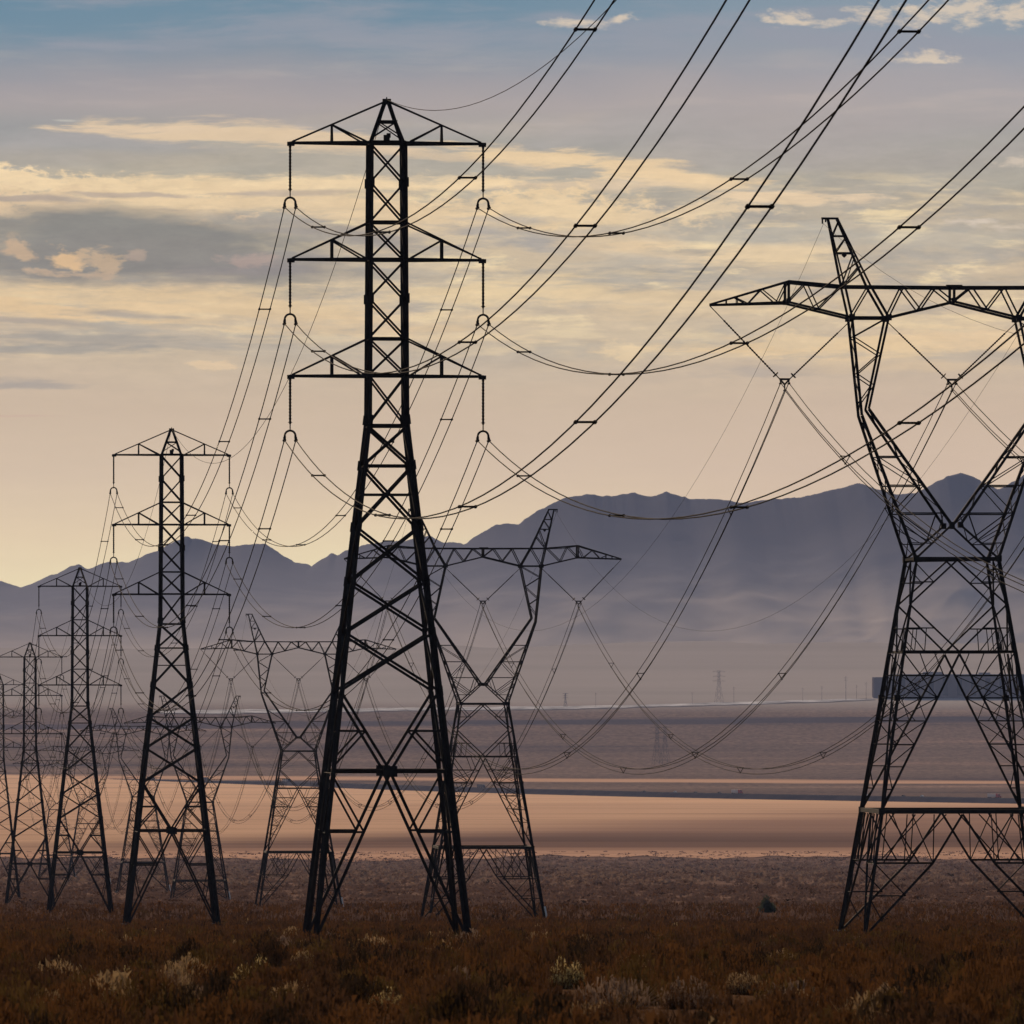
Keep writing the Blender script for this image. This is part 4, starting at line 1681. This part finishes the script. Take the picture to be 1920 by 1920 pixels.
def blob(px, py, ax, ay, colr, amt, rot=0.0, kind='p', soft=.7):
    """one cloud: an ellipse whose edge is broken up by the chosen noise field"""
    global col
    # (the 1e-9 term only makes the nodes evaluate one after another, which keeps the shader's stack small)
    vm = vmath('MULTIPLY_ADD', col, (1e-9, 1e-9, 1e-9))
    nt.links.new(Qs if kind != 'p' else Qp, vm.inputs[2])
    mv = mapping(vm.outputs[0], (px / 1000.0, py / 1000.0, 0), math.radians(rot), (ax / 1000.0, ay / 1000.0, 1), 'TEXTURE')
    l = vmath('LENGTH', mv, None).outputs['Value']
    f = maprange(nt, math_n(nt, 'SUBTRACT', fields[kind], l), -.05, soft * 1.1, 0, amt)
    col = mix(nt, f, col, C(*colr))


CREAM = (246, 214, 164)
CREAM2 = (232, 204, 164)
GREY = (134, 130, 116)
# broad luminous field in the middle of the sky
blob(950, 500, 1050, 300, (226, 203, 162), .6, 3, 'f', 1.0)
blob(1150, 335, 800, 75, (176, 171, 154), .65, 3, 'f', 1.0)
blob(1500, 240, 575, 162, (180, 168, 162), .6, 3, 'f', 1.0)
blob(300, 300, 650, 32, (196, 180, 152), .5, 2, 'f', 1.0)
# broken streaks over the whole middle of the sky: grey gaps first, then lit cream bars
def layer(vec, scale, seed, lo, hi, colr, amt, win, rot=.03, detail=9, rough=.62):
    global col
    vm = vmath('MULTIPLY_ADD', col, (1e-9, 1e-9, 1e-9))
    nt.links.new(vec, vm.inputs[2])
    n = noise(nt, 1.0, detail, mapping(vm.outputs[0], (seed, seed * 1.7, 0), rot, scale), rough, .15)
    f = maprange(nt, n.outputs['Fac'], lo, hi, 0, amt)
    f = math_n(nt, 'MULTIPLY', f, maprange(nt, v, win[0], win[1]))
    f = math_n(nt, 'MULTIPLY', f, maprange(nt, v, win[2], win[3], 1, 0))
    col = mix(nt, f, col, C(*colr))


layer(Qs, (1.5, 13, 1), 2.3, .46, .62, (182, 172, 152), .85, (.27, .36, .60, .74))
layer(Qs, (2.0, 17, 1), 6.1, .53, .68, (252, 222, 168), .85, (.30, .38, .62, .72))
layer(Qp, (4.5, 24, 1), 8.4, .52, .66, (255, 228, 174), .9, (.31, .38, .58, .68), .06)
layer(Qp, (5.5, 30, 1), 4.7, .48, .63, (170, 162, 148), .7, (.33, .40, .52, .64), .02)
layer(Qs, (1.4, 11, 1), 12.9, .46, .64, (152, 155, 164), .75, (-.35, -.2, .09, .15), -.06)
layer(Qs, (1.3, 9, 1), 9.9, .50, .68, (186, 176, 168), .5, (.05, .14, .24, .34), -.05)
layer(Qs, (1.6, 12, 1), 1.9, .52, .70, (198, 184, 172), .45, (.08, .16, .24, .34), .05)
# cream streak upper left
blob(440, 250, 336, 29, CREAM2, 1.0, 3, 's', .6)
blob(330, 241, 202, 12, (236, 208, 170), .9, 1, 's', .6)
blob(560, 262, 269, 18, CREAM2, .8, 6, 's', .6)
blob(740, 286, 470, 18, CREAM2, .7, 4, 's', .7)
blob(138, 222, 29, 4, (205, 200, 185), .7, 0, 's')
# long streak right of the tallest pylon
blob(1020, 292, 246, 20, CREAM, .95, 5, 's', .6)
blob(1190, 312, 224, 22, CREAM, .95, 8, 's', .6)
blob(1310, 345, 168, 25, CREAM, .85, 10, 's', .7)
blob(1060, 348, 291, 16, CREAM2, .8, 2, 's', .7)
# bright cumulus band on the left
blob(200, 350, 512, 24, (250, 220, 170), 1.0, 3, 'p', .5)
blob(20, 345, 159, 37, (252, 222, 172), 1.0, 8, 'p', .5)
blob(480, 345, 582, 22, (250, 220, 170), .95, -1, 's', .6)
blob(120, 388, 317, 39, (240, 208, 162), 1.0, 3, 'p', .6)
blob(480, 380, 538, 38, (240, 210, 162), .95, 2, 's', .6)
blob(760, 400, 291, 45, (238, 208, 160), .85, 4, 's', .7)
blob(60, 371, 168, 9, (184, 166, 146), .85, 3, 's', .6)
blob(300, 364, 213, 7, (186, 168, 148), .75, 0, 's', .6)
blob(540, 362, 179, 9, (190, 172, 150), .6, -3, 's', .6)
# dark shelf below it
blob(230, 440, 550, 58, (140, 136, 122), 1.0, 2, 'f', .6)
blob(250, 490, 525, 65, (142, 136, 122), 1.0, 0, 'f', .6)
blob(620, 432, 291, 22, (164, 153, 138), .8, 8, 's', .8)
blob(470, 500, 168, 31, (150, 140, 130), .8, -6, 's', .8)
blob(35, 470, 41, 24, (208, 176, 136), .9, 25, 'p', .6)
blob(125, 492, 44, 27, (232, 192, 138), 1.0, 35, 'p', .6)
blob(195, 490, 56, 22, (206, 176, 136), .9, 15, 'p', .6)
blob(258, 480, 24, 15, (182, 160, 136), .9, 0, 'p', .6)
blob(150, 514, 110, 9, (206, 176, 140), .8, 3, 'p', .6)
blob(470, 492, 61, 20, (180, 156, 138), .8, 0, 'p', .7)
# cream streaks below the shelf
blob(300, 570, 717, 49, (238, 206, 154), 1.0, 3, 's', .8)
blob(80, 580, 269, 25, (242, 206, 150), .9, 4, 's', .7)
blob(270, 566, 101, 11, (246, 212, 158), .9, 6, 's', .6)
blob(230, 596, 101, 7, (240, 206, 152), .8, 6, 's', .6)
blob(230, 588, 157, 10, (172, 160, 142), .8, 2, 's', .7)
blob(60, 606, 134, 9, (180, 165, 145), .7, 3, 's', .7)
blob(150, 640, 370, 22, (170, 160, 142), .85, 0, 's', .8)
blob(100, 660, 224, 16, (162, 155, 140), .7, 0, 's', .8)
blob(60, 718, 168, 11, (166, 156, 142), .7, 2, 's', .8)
blob(402, 684, 54, 11, (240, 208, 160), .95, 0, 'p', .5)
blob(20, 780, 134, 3, (218, 182, 152), .7, 0, 's')
# cumulus texture in the middle
blob(1060, 395, 268, 54, (250, 218, 166), .95, 6, 'p', .7)
blob(1130, 420, 202, 45, (246, 216, 166), .8, 14, 's', .8)
blob(1020, 448, 246, 27, (172, 164, 152), .9, 2, 's', .7)
blob(1000, 412, 146, 10, (196, 182, 160), .7, 2, 's', .7)
blob(1180, 462, 179, 29, (246, 214, 164), .8, 8, 's', .7)
blob(1240, 490, 224, 20, (196, 184, 162), .6, 4, 's', .8)
blob(1430, 478, 190, 27, (248, 218, 168), .9, -5, 's', .6)
blob(1480, 374, 190, 15, (244, 214, 170), .95, 2, 's', .55)
blob(1600, 376, 90, 9, (240, 212, 172), .8, 2, 's', .6)
blob(1330, 395, 159, 22, (238, 210, 166), .85, -4, 'p', .7)
blob(1300, 440, 291, 22, (190, 180, 160), .6, 0, 's', .8)
blob(1640, 440, 400, 50, (194, 186, 166), .6, 0, 'f', .9)
blob(950, 545, 470, 38, (244, 214, 160), .85, 0, 's', .8)
blob(1250, 560, 336, 34, (238, 208, 158), .6, 0, 's', .8)
blob(1560, 650, 426, 34, (246, 212, 156), 1.0, -1, 's', .7)
blob(1490, 640, 73, 27, (242, 212, 162), .95, 0, 'p', .6)
blob(1165, 660, 44, 24, (246, 216, 164), .9, 20, 'p', .7)
blob(1440, 692, 190, 18, (192, 174, 150), .8, 0, 's', .8)
blob(1850, 640, 224, 31, (244, 210, 158), .85, 3, 's', .7)
blob(1700, 690, 269, 16, (230, 200, 154), .7, 0, 's', .8)
# small puffs top right
for a in ((1480, 30, 44, 10), (1515, 40, 60, 9), (1160, 32, 26, 7), (1080, 42, 60, 9), (1440, 32, 20, 8), (1640, 28, 46, 18), (1720, 30, 40, 20), (1800, 20, 70, 26), (1905, 22, 50, 22), (1750, 104, 50, 9), (1735, 112, 60, 5), (1900, 302, 40, 11), (1890, 425, 50, 7), (1830, 415, 60, 5)):
    blob(a[0], a[1], a[2] * 1.3, a[3] * 1.4, (222, 204, 180), .9, 0, 'p', .9)
# lighter and darker billows inside the clouds
vm = vmath('MULTIPLY_ADD', col, (1e-9, 1e-9, 1e-9))
nt.links.new(Qp, vm.inputs[2])
NB = noise(nt, 1.0, 9, mapping(vm.outputs[0], (2.1, 5, 0), .03, (20, 58, 1)), .68, .3)
NC = noise(nt, 1.0, 8, mapping(vm.outputs[0], (4.1, 1, 0), .05, (4.5, 36, 1)), .62, .2)
wv = math_n(nt, 'MULTIPLY', maprange(nt, v, .16, .36), maprange(nt, v, .60, .80, 1, .12))
a = math_n(nt, 'MULTIPLY', math_n(nt, 'SUBTRACT', NB.outputs['Fac'], .5), .42)
a = math_n(nt, 'MULTIPLY_ADD', math_n(nt, 'SUBTRACT', NC.outputs['Fac'], .5), .44, a)
a = math_n(nt, 'MULTIPLY_ADD', a, wv, 1.0)
sc = nt.nodes.new('ShaderNodeVectorMath')
sc.operation = 'SCALE'
nt.links.new(col, sc.inputs[0])
nt.links.new(a, sc.inputs['Scale'])
col = sc.outputs[0]

# away from the glow the sky falls back to the dimmer clear sky
dp = nt.nodes.new('ShaderNodeVectorMath')
dp.operation = 'DOT_PRODUCT'
nt.links.new(D, dp.inputs[0])
dp.inputs[1].default_value = (0, math.cos(.06), math.sin(.06))
glow = maprange(nt, dp.outputs['Value'], .45, .985)
sk = mix(nt, 1.0, sky.outputs[0], (0.05, 0.05, 0.05, 1), 'MULTIPLY')
fin = mix(nt, glow, sk, col)
nt.links.new(fin, bg.inputs['Color'])
bg.inputs['Strength'].default_value = 1.0
W.cycles.sampling_method = 'MANUAL'
W.cycles.sample_map_resolution = 512

sl = bpy.data.lights.new('sun', 'SUN')
sl.energy = 4.2
sl.angle = math.radians(4)
sl.color = (1.0, 0.73, 0.49)
so = bpy.data.objects.new('sun', sl)
COL.objects.link(so)
so.rotation_euler = (-sun_dir).to_track_quat('-Z', 'Y').to_euler()
so.location = (0, 0, 900)

# ------------------------------------------------------------------ camera
cam = bpy.data.cameras.new('camera')
cam.sensor_width = 36.0
cam.lens = F / 1920.0 * 36.0
cam.shift_y = (HZ - 960) / 1920.0
cam.clip_start = 1.0
cam.clip_end = 60000.0
cam.dof.use_dof = True
cam.dof.focus_distance = 480.0
cam.dof.aperture_fstop = 9.0
co = bpy.data.objects.new('camera', cam)
COL.objects.link(co)
co.rotation_euler = (math.pi / 2, 0, 0)
S.camera = co

S.view_settings.view_transform = 'Standard'
S.view_settings.look = 'None'
S.view_settings.exposure = 0.0
S.view_settings.gamma = 1.0
S.cycles.use_denoising = True
S.cycles.denoiser = 'OPENIMAGEDENOISE'
S.cycles.max_bounces = 4
S.cycles.volume_bounces = 0
S.cycles.diffuse_bounces = 2
S.cycles.transparent_max_bounces = 8
